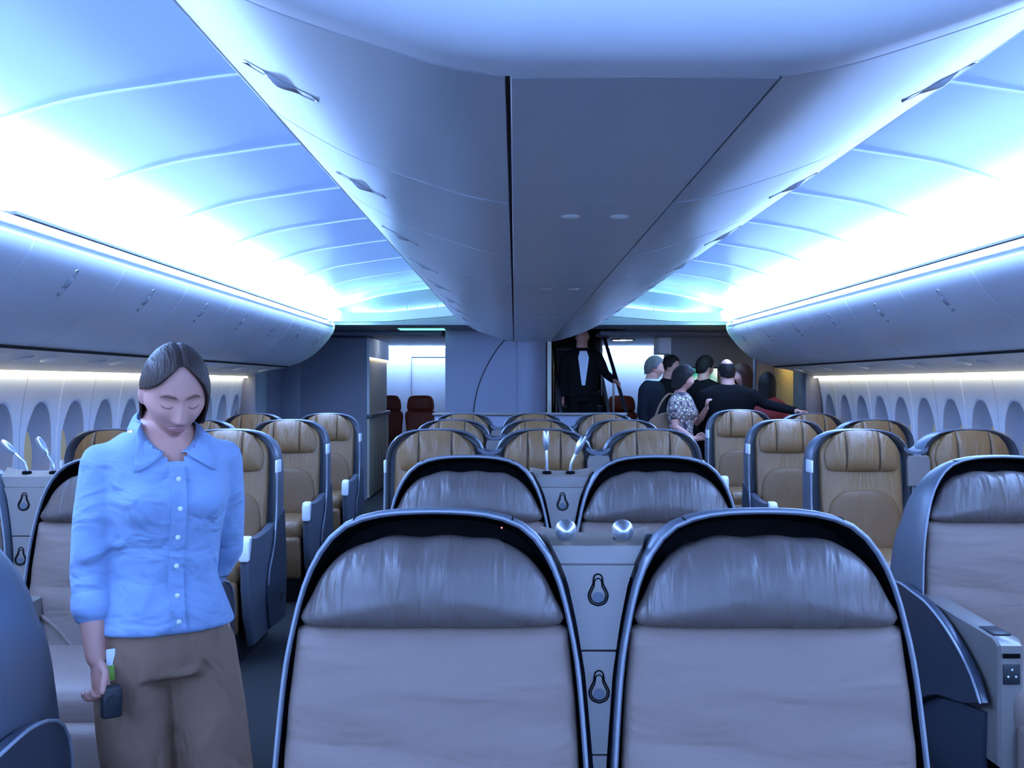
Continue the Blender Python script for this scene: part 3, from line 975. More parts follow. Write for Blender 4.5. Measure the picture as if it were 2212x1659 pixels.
def b_console(lamps):
    """panel unit that fills the space between two shells; lamps: list of (x, tilt_x, tilt_y, length, stowed)"""
    r = empty('seat_console')
    def hw(z):
        return .326 - bw(z) - .009
    def panel(z0, z1, y, nm, m, th=.03):
        zs = np.linspace(z0, z1, 9)
        P = [(hw(z), z) for z in zs]
        poly = P + [(-x, z) for x, z in P[::-1]]
        mb = MB().loft([[(x, y + rec(z) + .003, z) for x, z in poly], [(x, y + rec(z), z) for x, z in poly], [(x, y + rec(z) + th, z) for x, z in poly]][1:])
        return mb.build(nm, m, r, smooth=30)
    p1 = panel(.896, 1.058, .03, 'upper_panel', 'console')
    p2 = panel(.700, .892, .03, 'lower_panel', 'console')
    p3 = panel(.30, .696, .03, 'base_panel', 'console')
    # sloping shelf and the dished top
    poly = []
    for t in np.linspace(-1, 1, 15):
        poly.append(t)
    def strip(z0, y0, z1, y1, dip, nm, m, w0=None, w1=None):
        a = [(t * (w0 or hw(z0)), y0, z0) for t in poly]
        b = [(t * (w1 or hw(z1)), y1 - dip * (1 - t * t) * 1.2, z1 - dip * (1 - t * t)) for t in poly]
        a2 = [(x, y + .012, z - .03) for x, y, z in a]
        b2 = [(x, y + .012, z - .03) for x, y, z in b]
        return MB().loft([a + a2[::-1], b + b2[::-1]]).build(nm, m, r, smooth=30)
    strip(1.060, .028, 1.094, .035, .0, 'front_slope', 'console')
    strip(1.0945, .036, 1.122, .125, .012, 'shelf', 'console_top')
    MB().prism([(-.115, .60), (.115, .60), (.128, 1.105), (.06, 1.098), (0, 1.096), (-.06, 1.098), (-.128, 1.105)], 'y', .128, .15).build('back_panel', 'shell', r, smooth=0)
    # keyhole coat hooks
    for pz, pp in ((1.0, p1), (.815, p2)):
        kp = [(0, -.0195), (.0138, -.0138), (.0195, 0), (.0150, .0125), (.0100, .0225), (.0088, .0330), (.0062, .0392), (0, .0418)]
        kp = spline(kp + [(-x, z) for x, z in kp[::-1][1:]], 41)
        ring = kp
        for sc, rad in ((1.0, .0016), (.8, .0013)):
            MB().tube([(x * sc, .0285 + rec(pz + z * sc), pz + z * sc) for x, z in ring], rad, 5, caps=False).build('hook_outline', 'liner', pp)
        m = MB()
        m.loft([[(.0115 * math.cos(t), .0275 + rec(pz), pz - .004 + .0115 * math.sin(t)) for t in np.linspace(0, 2 * math.pi, 17)[:-1]],
                [(.0085 * math.cos(t), .0292 + rec(pz), pz - .004 + .0085 * math.sin(t)) for t in np.linspace(0, 2 * math.pi, 17)[:-1]]])
        m.build('hook_button', 'shell', pp)
    for k in range(8):
        x, z = -.012 + .008 * (k % 4), .655 + .012 * (k // 4)
        MB().ell((x, .029 + rec(z), z), (.0028, .002, .0028), 8, 6).build('jack', 'plastic_dark', p3)
    # stalk lamps
    for (x, tx, ty, ln, stow) in lamps:
        base = Vector((x, .075, 1.108))
        t = MB()
        t.loft([[(base.x + q * math.cos(a), base.y + q * math.sin(a), base.z + dz) for a in np.linspace(0, 2 * math.pi, 17)[:-1]] for q, dz in ((.016, -.006), (.016, .002), (.011, .004))])
        t.build('lamp_socket', 'liner', r)
        if stow:
            m = MB()
            pr = [(0, -.034), (.010, -.032), (.019, -.020), (.0225, -.004), (.021, .010), (.014, .022), (.007, .028)]
            rings = [[(base.x + q * math.cos(a), base.y - .030 + yy, base.z + .016 + q * math.sin(a)) for a in np.linspace(0, 2 * math.pi, 21)[:-1]] for q, yy in [(max(q, .001), yy) for q, yy in pr]]
            m.loft(rings)
            hd = m.build('lamp_head', 'silver', r, smooth=60)
            MB().tube([(base.x, base.y - .008, base.z + .014), (base.x, base.y, base.z + .002)], .007, 8).build('stalk', 'silver', hd)
        else:
            d = Vector((math.sin(tx), ty, math.cos(tx))).normalized()
            a = base
            b = base + Vector((math.sin(tx) * .25, 0, 1)).normalized() * ln * .35
            c = b + d * ln * .5
            e = c + d * .058
            MB().tube([a, b, c], [.006, .005, .006], 8).build('stalk', 'silver', r)
            m = MB().tube([c - d * .004, c + d * .012, c + d * .034, e], [.006, .0115, .0135, .0105], 12)
            m.build('lamp_head', 'silver', r, smooth=60)
    return r

ROW1, ROW2 = 2.10, 3.67
protos = {}
seat_b = None
specs = [
    (.165 - .326, ROW1, -1, .14, 'grey leather seat back nearest the viewer, left of the front console'),
    (.165 + .326, ROW1, 1, .14, 'grey leather seat back nearest the viewer, right of the front console'),
    (.165 - .326, ROW2, -1, .14, 'grey leather business seat in the second centre row, left of the upright lamps'),
    (.165 + .326, ROW2, 1, .14, 'grey leather business seat in the second centre row, right of the upright lamps'),
    (-1.37, ROW2, 1, 0, 'grey and cream business seat behind the standing woman'),
    (-2.022, ROW2, -1, .14, 'grey business seat at the left picture edge beside the window lamps'),
    (1.68, ROW2, -1, 0, 'grey and cream business seat with a shade-darkened side panel at the right picture edge'),
    (-1.315, ROW1 + .0, 1, 0, 'business seat at the lower left corner showing its blue shell side'),
]
for k, (x, y, ls, dr, lab) in enumerate(specs):
    key = (ls, dr)
    if key in protos:
        o = copy_tree(protos[key])
    else:
        o = protos[key] = business_seat(ls, dr)
    o.location = (x, y, 0)
    if k == 0:
        seat_b = o
    tag(o, lab, 'seat', 'business seats with grey shells')
up = [(-.052, -.03, .02, .095, False), (.030, .45, .02, .085, False)]
stw = [(-.062, 0, 0, 0, True), (.052, 0, 0, 0, True)]
lft = [(-.02, -.85, .02, .10, False), (.075, -.55, .02, .085, False)]
for x, y, lp, lab in ((.165, ROW1, stw, 'grey console with two stowed silver lamp heads between the nearest seats'),
                      (.165, ROW2, up, 'grey console with one upright and one tilted lamp in the second centre row'),
                      (-1.696, ROW2, lft, 'grey console with two lamps leaning left by the left windows')):
    c = b_console(lp)
    c.location = (x, y, 0)
    tag(c, lab, 'console', 'seat consoles with stalk lamps')
MB().ell((.165 - .326 + .135, ROW1 + rec(1.135) + .012, 1.134), (.0016, .0016, .0016), 6, 5).build('indicator', 'red_dot').parent = None
bpy.data.objects['indicator'].parent = seat_b
bpy.data.objects['indicator'].location = (-seat_b.location.x, -seat_b.location.y, 0)

# ================================================================== tan seats of the rows behind
P_HALF = [(.272, .26), (.274, .60), (.276, .90), (.274, 1.0), (.262, 1.06), (.232, 1.112), (.18, 1.148), (.10, 1.166), (.0, 1.17)]
def rec2(z):
    return -(1.17 - z) * .16
def p_out(inset=0, n=26):
    h = spline(P_HALF, n)
    h = [(max(0.0, x - inset), z - inset * max(0, (z - .95) / .22)) for x, z in h]
    return h + [(-x, z) for x, z in h[::-1][1:]]

def tan_seat():
    r = empty('passenger_seat')
    o = p_out()
    m = MB()
    rings = [[(x, rec2(z) * .3 - .012, z) for x, z in p_out(.010)], [(x, rec2(z) * .3 - .02, z) for x, z in p_out(.005)], [(x, rec2(z) * .3 - .012, z) for x, z in o]]
    for t, sh in ((.4, .0), (.75, .03), (.93, .07), (1, .14)):
        rings.append([(x * (1 - sh), rec2(z) * .3 + t * float(np.interp(z, [.3, .9, 1.1, 1.17], [.26, .24, .19, .12])), z - (sh * .25 if z > .9 else 0)) for x, z in o])
    m.loft(rings, cap0=False)
    m.build('shell', 'shell', r, smooth=50)
    i = p_out(.010)
    MB().loft([[(x, rec2(z) * .3 - .011, z) for x, z in i], [(x * .97, rec2(z) * .3 + .07, z - .01) for x, z in i]], cap0=False).build('liner', 'wall_grey', r, smooth=50)
    # light metal edge on the lower side of the shell
    for s in (-1, 1):
        pts = spline([(s * .274, -.03, .985), (s * .276, -.045, .90), (s * .277, -.055, .75), (s * .278, -.10, .60), (s * .279, -.17, .50), (s * .279, -.24, .43), (s * .279, -.26, .36)], 18)
        MB().tube(pts, .0055, 6).build('edge_trim', 'trim', r)
        MB().box(min(s * .268, s * .281), max(s * .268, s * .281), -.06, .05, .93, 1.0, .005).build('grip', 'cap_white', r)
    # headrest of three stitched panels
    segs = [[(.0, .945), (.088, .945), (.0885, 1.05), (.0885, 1.155), (.0, 1.160)]]
    def hr(half):
        return half
    HO = spline([(.0, .940), (.12, .940), (.178, .945), (.198, .968), (.203, 1.01), (.198, 1.06), (.178, 1.11), (.14, 1.145), (.09, 1.159), (.0, 1.162)], 60)
    def side_poly(x0, x1):
        lo = [(x, z) for x, z in HO if x0 <= x <= x1 and z < 1.0]
        hi = [(x, z) for x, z in HO if x0 <= x <= x1 and z >= 1.0]
        return lo + hi
    def bulge(x, z):
        u = min(1, abs(x) / .21)
        v = min(1, abs(z - 1.05) / .118)
        return .062 * math.sqrt(max(0, 1 - u ** 3.2)) * math.sqrt(max(0, 1 - v ** 2.6))
    def hpanel(xa, xb):
        NX, NZ = 12, 16
        g = []
        lo = lambda x: float(np.interp(abs(x), [0, .12, .178, .198, .2035], [.940, .940, .945, .968, 1.01]))
        hi = lambda x: float(np.interp(abs(x), [0, .09, .14, .178, .198, .2035], [1.164, 1.156, 1.132, 1.088, 1.045, 1.01]))
        for a in range(NX + 1):
            x = xa + (xb - xa) * a / NX
            col = []
            for k in range(NZ + 1):
                t = .5 - .5 * math.cos(math.pi * k / NZ)
                z = lo(x) + (hi(x) - lo(x)) * t
                e = min(x - xa, xb - x)
                dip = .007 * math.exp(-(e / .006)) if True else 0
                wv = .003 * math.sin(x * 70 + z * 20) * (1 - abs(t - .5) * 2)
                y = -bulge(x, z) + dip + wv
                col.append((x, y + rec2(z), z))
            g.append(col)
        m = MB()
        v = [p for c in g for p in c]
        f = []
        n = NZ + 1
        for a in range(NX):
            for k in range(NZ):
                f.append((a * n + k, (a + 1) * n + k, (a + 1) * n + k + 1, a * n + k + 1))
        bk = [(p[0], .045 + rec2(p[2]), p[2]) for p in v]
        N = len(v)
        rim = [a * n for a in range(NX + 1)] + [NX * n + k for k in range(1, n)] + [a * n + NZ for a in range(NX - 1, -1, -1)] + [k for k in range(NZ - 1, 0, -1)]
        for q in range(len(rim)):
            a, b = rim[q], rim[(q + 1) % len(rim)]
            f.append((a, b, b + N, a + N))
        f.append(tuple(q + N for q in rim))
        m.add(v + bk, f)
        return m
    hroot = None
    for xa, xb in ((-.089, .089), (.0905, .2035), (-.2035, -.0905)):
        o_ = hpanel(xa, xb).build('headrest_panel', 'leather_tan', r, smooth=60)
    for s in (-1, 1):
        pts = [(s * .0897, rec2(z) - bulge(.09, z) - .0005 + .0045, z) for z in np.linspace(.955, 1.15, 14)]
        MB().tube(pts, .0022, 5).build('stitch', 'stitch', r)
    # backrest with arched lower pad
    bo = sym([(.0, .50), (.14, .50), (.20, .51), (.218, .55), (.224, .80), (.224, .98), (.215, 1.06), (.17, 1.115), (.10, 1.13), (.0, 1.13)], 40)[:-1]
    MB().pillow(bo, .038, .05, R=10, p=8, c=(0, .80), warp=lambda x, y, z: (x, y + rec2(z) + .022 - .03 * max(0, .75 - z), z)).build('backrest', 'leather_tan', r, smooth=60)
    ao = sym([(.0, .51), (.15, .51), (.192, .53), (.20, .60), (.195, .70), (.175, .775), (.125, .822), (.06, .838), (.0, .84)], 34)[:-1]
    MB().pillow(ao, .020, .02, R=8, p=7, c=(0, .67), warp=lambda x, y, z: (x, y + rec2(z) - .014 - .03 * max(0, .75 - z), z)).build('lumbar_pad', 'leather_tan_dark', r, smooth=60)
    MB().box(-.215, .215, -.62, -.10, .40, .535, .05, 3).build('seat_cushion', 'leather_tan', r)
    MB().box(-.21, .21, -.66, -.575, .17, .44, .03, 3).build('leg_rest', 'leather_tan_dark', r)
    MB().box(-.19, .19, -.50, .14, .0, .39, .02).build('base', 'plastic_dark', r)
    # side consoles with pale armrest caps
    for s in (-1, 1):
        a, b = s * .226, s * .268
        poly = spline([(.10, .60), (-.02, .66), (-.20, .64), (-.45, .635), (-.60, .655)], 12) + [(-.635, .62), (-.63, .40), (-.60, .26), (-.50, .10), (.10, .10)]
        p = MB().prism(poly, 'x', min(a, b), max(a, b), .008).build('side_console', 'shell', r, smooth=30)
        MB().prism([(-.575, .662), (-.62, .662), (-.645, .635), (-.645, .545), (-.625, .54), (-.60, .60)], 'x', min(s * .222, s * .272), max(s * .222, s * .272), .008).build('armrest_cap', 'cap_white', p, smooth=40)
        a, b = s * .268, s * .279
        poly = spline([(.14, .72), (-.04, .66), (-.16, .52), (-.24, .42), (-.27, .30), (-.22, .12)], 18) + [(.16, .10), (.20, .40)]
        p = MB().prism(poly, 'x', min(a, b), max(a, b), .003).build('side_panel', 'shell_shaded', r, smooth=30)
        m = MB()
        m.loft([[(s * x, .06 + q * math.cos(t), .24 + q * math.sin(t)) for t in np.linspace(0, 2 * math.pi, 17)[:-1]] for x, q in ((.279, .032), (.283, .03), (.281, .02))])
        m.build('vent', 'plastic_dark', p)
    return r

RY = [5.86, 7.41, 8.96]
ts = tan_seat()
first = True
rown = ['front', 'middle', 'rear']
def put(x, y, lab, grp, dz=0):
    global first
    o = ts if first else copy_tree(ts)
    first = False
    o.location = (x, y, dz)
    tag(o, lab, 'seat', grp)
    return o
for i, y in enumerate(RY):
    for j, x in enumerate((-.594, 0, .594)):
        put(.16 + x, y, 'tan leather seat in the %s of three centre rows, %s of three' % (rown[i], ['left', 'middle', 'right'][j]), 'tan leather seats in the centre block')
for i, y in enumerate(RY):
    put(-1.575, y, 'tan leather aisle seat left of the left aisle, %s row' % rown[i], 'tan leather seats on the left')
    put(-2.20, y, 'tan leather window seat by the left windows, %s row' % rown[i], 'tan leather seats on the left')
for i, y in enumerate(RY):
    put(1.895, y, 'tan leather aisle seat right of the right aisle, %s row' % rown[i], 'tan leather seats on the right', 0 if i < 2 else .03)
    put(2.50, y, 'tan leather window seat by the right windows, %s row' % rown[i], 'tan leather seats on the right')
# dividers between neighbouring tan seats
def divider():
    r = empty('seat_divider')
    poly = [(-.064, .30), (.064, .30), (.066, 1.0), (.056, 1.032), (-.056, 1.032), (-.066, 1.0)]
    m = MB().prism([(x * .35, z) for x, z in poly], 'y', -.05, .12, .004)
    m.build('post', 'shell', r, smooth=30)
    top = []
    for t in np.linspace(-1, 1, 15):
        top.append((t * .066, 1.045 + .028 * t * t))
    ring = top + [(x, z - .02) for x, z in top[::-1]]
    MB().prism(ring, 'y', -.03, .16).build('saddle', 'shell', r, smooth=40)
    MB().prism([(-.060, .86), (.060, .86), (.062, 1.0), (.052, 1.026), (-.052, 1.026), (-.062, 1.0)], 'y', -.075, -.045, .004).build('tablet_panel', 'console', r, smooth=30)
    return r
dv = divider()
k = 0
for i, y in enumerate(RY):
    for x, lab in ((.16 - .297, 'left of the middle centre seat'), (.16 + .297, 'right of the middle centre seat'), (-1.8875, 'between the left pair'), (2.1975, 'between the right pair')):
        o = dv if k == 0 else copy_tree(dv)
        k += 1
        o.location = (x, y, 0)
        tag(o, 'grey seat divider %s, %s tan row' % (lab, rown[i]), 'divider', 'dividers between tan seats')
# ---- far red-brown seats
def red_seat():
    r = empty('crew_seat')
    bo = sym([(.0, .50), (.16, .50), (.21, .53), (.225, .7), (.225, .95), (.0, .97)], 30)[:-1]
    MB().pillow(bo, .05, .06, p=6, c=(0, .73)).build('backrest', 'leather_red', r, smooth=60)
    ho = sym([(.0, .965), (.16, .965), (.205, .985), (.21, 1.06), (.19, 1.15), (.14, 1.20), (.0, 1.21)], 30)[:-1]
    MB().pillow(ho, .07, .06, p=4, c=(0, 1.08)).build('headrest', 'leather_red', r, smooth=60)
    MB().box(-.215, .215, -.50, -.03, .38, .52, .05, 3).build('seat_cushion', 'leather_red', r)
    MB().box(-.20, .20, -.42, .10, .0, .37, .02).build('base', 'plastic_dark', r)
    for s in (-1, 1):
        MB().box(min(s * .222, s * .25), max(s * .222, s * .25), -.42, .02, .30, .62, .012).build('armrest', 'plastic_dark', r)
    return r
rs = red_seat()
for k, (x, y, lab) in enumerate(((-1.97, 16.5, 'red-brown seat half hidden by the galley block'), (-1.46, 16.5, 'red-brown seat beside the galley block, nearer the stair column'), (1.60, 16.0, 'red-brown seat seen right of the stair rail'))):
    o = rs if k == 0 else copy_tree(rs)
    o.location = (x, y, .03)
    tag(o, lab, 'seat', 'red-brown seats in the far zone')
# ================================================================== people
mat('skin', (0.52, 0.25, 0.19), 0.5, spec=0.35, var=0.06, vscale=25, bump=0.05, bscale=300)
mat('lips', (0.42, 0.16, 0.15), 0.4, var=0.03)
mat('hair_brown', (0.040, 0.022, 0.015), 0.55, spec=0.25, var=0.4, vscale=30, wr=0.9, wscale=(160, 30, 14), wdist=0.006)
mat('hair_dark', (0.010, 0.007, 0.006), 0.65, spec=0.2, var=0.3, vscale=30, wr=0.6, wscale=(120, 120, 12), wdist=0.006)
mat('hair_auburn', (0.040, 0.014, 0.008), 0.6, spec=0.2, var=0.3, vscale=30, wr=0.6, wscale=(120, 120, 12), wdist=0.006)
mat('brow', (0.17, 0.085, 0.062), 0.9, spec=0.1)
mat('hair_grey', (0.075, 0.068, 0.066), 0.6, var=0.3, vscale=40, wr=0.5, wscale=(120, 120, 20), wdist=0.006)
mat('shirt_blue', (0.215, 0.305, 0.47), 0.8, spec=0.2, bump=0.15, bscale=900, wr=1.0, wscale=(8, 8, 14), wdist=0.030, var=0.05, sheen=0.1)
mat('khaki', (0.245, 0.145, 0.095), 0.85, spec=0.15, bump=0.25, bscale=900, wr=0.9, wscale=(11, 11, 7), wdist=0.03, var=0.06)
mat('suit_black', (0.008, 0.008, 0.009), 0.9, spec=0.04, bump=0.2, bscale=700, wr=0.5, wscale=(9, 9, 6), wdist=0.02)
mat('suit_navy', (0.010, 0.011, 0.016), 0.9, spec=0.05, bump=0.2, bscale=700, wr=0.5, wscale=(9, 9, 6), wdist=0.02)
mat('shirt_white', (0.62, 0.68, 0.78), 0.8, spec=0.2, wr=0.4, wscale=(9, 9, 9), wdist=0.01)
mat('red_cloth', (0.20, 0.012, 0.015), 0.8, wr=0.4, wscale=(9, 9, 9), wdist=0.01)
mat('bag_tan', (0.22, 0.12, 0.06), 0.6, var=0.2, bump=0.2)
mat('button', (0.70, 0.72, 0.66), 0.3)
mat('badge_green', (0.22, 0.42, 0.04), 0.5)
mat('badge_white', (0.72, 0.76, 0.82), 0.5)
mat('shoe', (0.012, 0.011, 0.011), 0.4)
def _floral():
    m, nt, b = new_mat('floral')
    tc = nt.nodes.new('ShaderNodeTexCoord')
    v1 = nt.nodes.new('ShaderNodeTexVoronoi')
    v1.inputs['Scale'].default_value = 24
    nz = nt.nodes.new('ShaderNodeTexNoise')
    nz.inputs['Scale'].default_value = 16
    nz.inputs['Detail'].default_value = 6
    ad = nt.nodes.new('ShaderNodeMath')
    ad.operation = 'MULTIPLY'
    rp = nt.nodes.new('ShaderNodeValToRGB')
    cr = rp.color_ramp
    cr.interpolation = 'CONSTANT'
    cr.elements[0].color = (.62, .60, .58, 1)
    cr.elements[1].color = (.10, .07, .07, 1)
    cr.elements[1].position = .13
    e = cr.elements.new(.22)
    e.color = (.36, .26, .20, 1)
    e = cr.elements.new(.30)
    e.color = (.05, .04, .06, 1)
    for n in (v1, nz):
        nt.links.new(tc.outputs['Object'], n.inputs['Vector'])
    nt.links.new(v1.outputs['Distance'], ad.inputs[0])
    nt.links.new(nz.outputs['Fac'], ad.inputs[1])
    nt.links.new(ad.outputs[0], rp.inputs['Fac'])
    nt.links.new(rp.outputs['Color'], b.inputs['Base Color'])
    b.inputs['Roughness'].default_value = .8
_floral()

def fuse(mb, name, m, voxel, parent, it=6, fac=.5):
    me = mb.mesh(name + '_tmp', m, 0)
    ob = bpy.data.objects.new(name + '_tmp', me)
    COL.objects.link(ob)
    md = ob.modifiers.new('r', 'REMESH')
    md.mode = 'VOXEL'
    md.voxel_size = voxel
    md.use_smooth_shade = True
    sm = ob.modifiers.new('s', 'SMOOTH')
    sm.factor = fac
    sm.iterations = it
    dg = bpy.context.evaluated_depsgraph_get()
    out = bpy.data.meshes.new_from_object(ob.evaluated_get(dg))
    bpy.data.objects.remove(ob, do_unlink=True)
    bpy.data.meshes.remove(me)
    out.name = name
    out.materials.clear()
    out.materials.append(MAT[m])
    out.polygons.foreach_set('use_smooth', [True] * len(out.polygons))
    return add_obj(name, out, parent)

def verts_of(o):
    a = np.empty(len(o.data.vertices) * 3)
    o.data.vertices.foreach_get('co', a)
    return a.reshape(-1, 3)

def surf_y(V, x, z, front=True):
    d = (V[:, 0] - x) ** 2 + (V[:, 2] - z) ** 2
    c = V[d < max(np.partition(d, 12)[12], .010 ** 2)]
    return float(c[:, 1].min() if front else c[:, 1].max())

def head_verts(nu, nv):
    out = []
    for i in range(nv + 1):
        th = math.pi * (0.5 - .5 * math.cos(math.pi * i / nv)) if False else math.pi * i / nv
        for j in range(nu):
            ph = 2 * math.pi * j / nu
            dx, dy, dz = math.sin(th) * math.sin(ph), -math.sin(th) * math.cos(ph), math.cos(th)
            x, y, z = .074 * dx, (.090 if dy < 0 else .100) * dy, .114 * dz
            t = min(1, max(0, (-z - .025) / .089))
            x *= 1 - .34 * t ** 1.2
            if y > 0:
                y *= 1 - .45 * t
            fr = min(1, max(0, -y / .05))
            x *= 1 + .03 * math.exp(-((z + .02) / .03) ** 2)
            f = 0.0
            # flatter face plane
            f -= .007 * math.exp(-((z - .005) / .045) ** 2) * math.exp(-(x / .06) ** 2)
            # brow
            f += .004 * math.exp(-((z - .022) / .010) ** 2) * math.exp(-(x / .045) ** 2)
            # eye sockets and lids
            for s in (-1, 1):
                e = math.exp(-((x - s * .031) / .017) ** 2)
                f -= .011 * e * math.exp(-((z - .000) / .013) ** 2)
                f += .0075 * math.exp(-((x - s * .031) / .0115) ** 2) * math.exp(-((z + .003) / .008) ** 2)
                f += .005 * math.exp(-((x - s * .040) / .016) ** 2) * math.exp(-((z + .034) / .018) ** 2)
                f += .006 * math.exp(-((x - s * .011) / .007) ** 2) * math.exp(-((z + .046) / .007) ** 2)
            # nose
            k = (.016 - z) / .060
            if 0 < k <= 1:
                f += (.005 + .020 * k ** 1.3) * math.exp(-(x / (.007 + .006 * k)) ** 2)
            elif k > 1:
                f += .025 * math.exp(-(x / .012) ** 2) * math.exp(-((z + .044) / .008) ** 2)
            # mouth and chin
            m = math.exp(-(x / .022) ** 2)
            f += .006 * m * math.exp(-((z + .070) / .012) ** 2)
            f -= .004 * m * math.exp(-((z + .0705) / .0025) ** 2)
            f -= .004 * math.exp(-(x / .02) ** 2) * math.exp(-((z + .086) / .006) ** 2)
            f += .007 * math.exp(-(x / .022) ** 2) * math.exp(-((z + .101) / .012) ** 2)
            out.append((x, y - f * fr, z))
    return out

def add_head(mb, M4, nu=40, nv=32, sc=1.0):
    v = head_verts(nu, nv)
    f = []
    for i in range(nv):
        for j in range(nu):
            a = i * nu + j
            b = i * nu + (j + 1) % nu
            f.append((a, b, b + nu, a + nu))
    mb.add([M4 @ (Vector(p) * sc) for p in v], f)
    for s in (-1, 1):
        t = MB()
        t.ell((0, 0, 0), (.009, .019, .031), 12, 10)
        t.ell((s * .005, -.002, .002), (.007, .012, .022), 10, 8)
        R = Matrix.Rotation(s * math.radians(18), 3, 'Z')
        mb.add([M4 @ ((R @ Vector(p) + Vector((s * .074, .012, -.010))) * sc) for p in t.v], t.f)
    return np.array(v)

def hair_shell(M4, zb, off=.010, nu=72, nv=26, sc=1.0, part=True, flare=0.0):
    """zb: function(phi in degrees, 0 = front, + = her left) -> lower hair edge in head space"""
    v, f = [], []
    for j in range(nu):
        ph = -math.pi + 2 * math.pi * j / nu
        ze = zb(math.degrees(ph))
        for i in range(nv + 1):
            u = i / nv
            rx, ry, rz = .074 + off, (.090 if abs(ph) < math.pi / 2 else .100) + off, .114 + off
            zmin = max(ze, -.02)
            th_end = math.acos(max(-1, min(1, zmin / rz)))
            if ze >= -.02:
                th = th_end * u
                z = rz * math.cos(th)
                r = math.sin(th)
            else:
                L1 = th_end * rz
                L2 = -.02 - ze
                s = u * (L1 + L2)
                if s <= L1:
                    th = s / rz
                    z = rz * math.cos(th)
                    r = math.sin(th)
                else:
                    z = -.02 - (s - L1)
                    q = (s - L1)
                    r = math.sin(th_end) * (1 - max(-.3, (1.1 - flare * 12) * q))
            x, y = rx * r * math.sin(ph), -ry * r * math.cos(ph)
            if part and y < .04:
                d = .006 * math.exp(-(x / .007) ** 2) * max(0, min(1, (z - .03) / .04))
                x, y, z = x, y + d * .4, z - d
            w = .0012 * math.sin(ph * 34 + z * 30) * min(1, u * 3)
            if not part:
                w += (.0045 if flare else .002) * math.sin(ph * 9 + 40 * z) * math.sin(ph * 5 - 55 * z) * min(1, u * 2)
            v.append((x * (1 + w * 8), y * (1 + w * 8), z))
    n = nv + 1
    for j in range(nu):
        for i in range(nv):
            a = j * n + i
            b = ((j + 1) % nu) * n + i
            f.append((a, b, b + 1, a + 1))
    m = MB()
    m.add([M4 @ (Vector(p) * sc) for p in v], f)
    return m

HAIRS = {
    'bob': ([-180, -125, -108, -97, -84, -66, -48, -30, -12, 0, 12, 30, 46, 58, 70, 82, 110, 180], [-.118, -.108, -.080, .0, .010, .022, .040, .066, .088, .096, .088, .066, .040, .005, -.045, -.085, -.108, -.118]),
    'short': ([-180, -120, -100, -80, -62, -35, 0, 35, 62, 80, 100, 120, 180], [-.070, -.055, .0, -.015, .035, .06, .068, .06, .035, -.015, .0, -.055, -.070]),
    'bald': ([-180, -120, -100, -80, 80, 100, 120, 180], [-.070, -.055, .0, -.01, -.01, .0, -.055, -.070]),
    'curly': ([-180, -110, -85, -65, -35, 0, 35, 65, 85, 110, 180], [-.115, -.10, -.05, .01, .045, .055, .045, .01, -.05, -.10, -.115]),
    'long': ([-180, -100, -75, -60, -35, 0, 35, 60, 75, 100, 180], [-.24, -.24, -.20, .0, .045, .062, .045, .0, -.20, -.24, -.24]),
}

def add_hand(mb, w, d, sv, curl, k=1.0, thumb=.7):
    """w wrist, d direction of the hand, sv towards the thumb side"""
    d = Vector(d).normalized()
    sv = Vector(sv)
    sv = (sv - d * sv.dot(d)).normalized()
    n = d.cross(sv).normalized()
    w = Vector(w)
    mb.tube([w - d * .01 * k, w + d * .03 * k, w + d * .062 * k, w + d * .085 * k], [.023 * k, .032 * k, .037 * k, .032 * k], 14, flat=(tuple(n), .50))
    for q, ln in ((-.029, .055), (-.010, .068), (.010, .073), (.029, .066)):
        p = w + d * .078 * k + sv * q * k
        pts = [p - d * .01 * k, p]
        a = 0.0
        for seg, part in enumerate((.46, .30, .24)):
            a += curl * (.75 if seg == 0 else 1.0)
            dd = d * math.cos(a) + n * math.sin(a)
            p = p + dd * ln * part * k
            pts.append(p.copy())
        mb.tube(pts, [.0095 * k, .0095 * k, .0088 * k, .0082 * k, .007 * k], 8)
    p = w + d * .028 * k + sv * .024 * k
    d1 = (d * .65 + sv * thumb + n * .25).normalized()
    d2 = (d * .9 + sv * thumb * .2 + n * .45).normalized()
    mb.tube([p, p + d1 * .034 * k, p + d1 * .034 * k + d2 * .03 * k, p + d1 * .034 * k + d2 * .052 * k], [.013 * k, .0105 * k, .0095 * k, .008 * k], 8)

MALE = dict(rings=[(.84, .168, .112), (.92, .170, .115), (1.05, .155, .105), (1.18, .168, .115), (1.28, .182, .118), (1.36, .180, .105), (1.405, .135, .082), (1.44, .075, .065)], sh=.185)
FEM = dict(rings=[(.84, .172, .118), (.92, .166, .115), (1.04, .128, .094), (1.15, .140, .105), (1.235, .155, .128), (1.31, .158, .108), (1.37, .150, .085), (1.405, .105, .068), (1.435, .062, .058)], sh=.162)

def ell_ring(cx, cy, z, a, b, n=28, p=2.3):
    out = []
    for k in range(n):
        t = 2 * math.pi * k / n
        c, s = math.cos(t), math.sin(t)
        out.append((cx + a * math.copysign(abs(c) ** (2 / p), c), cy + b * math.copysign(abs(s) ** (2 / p), s), z))
    return out

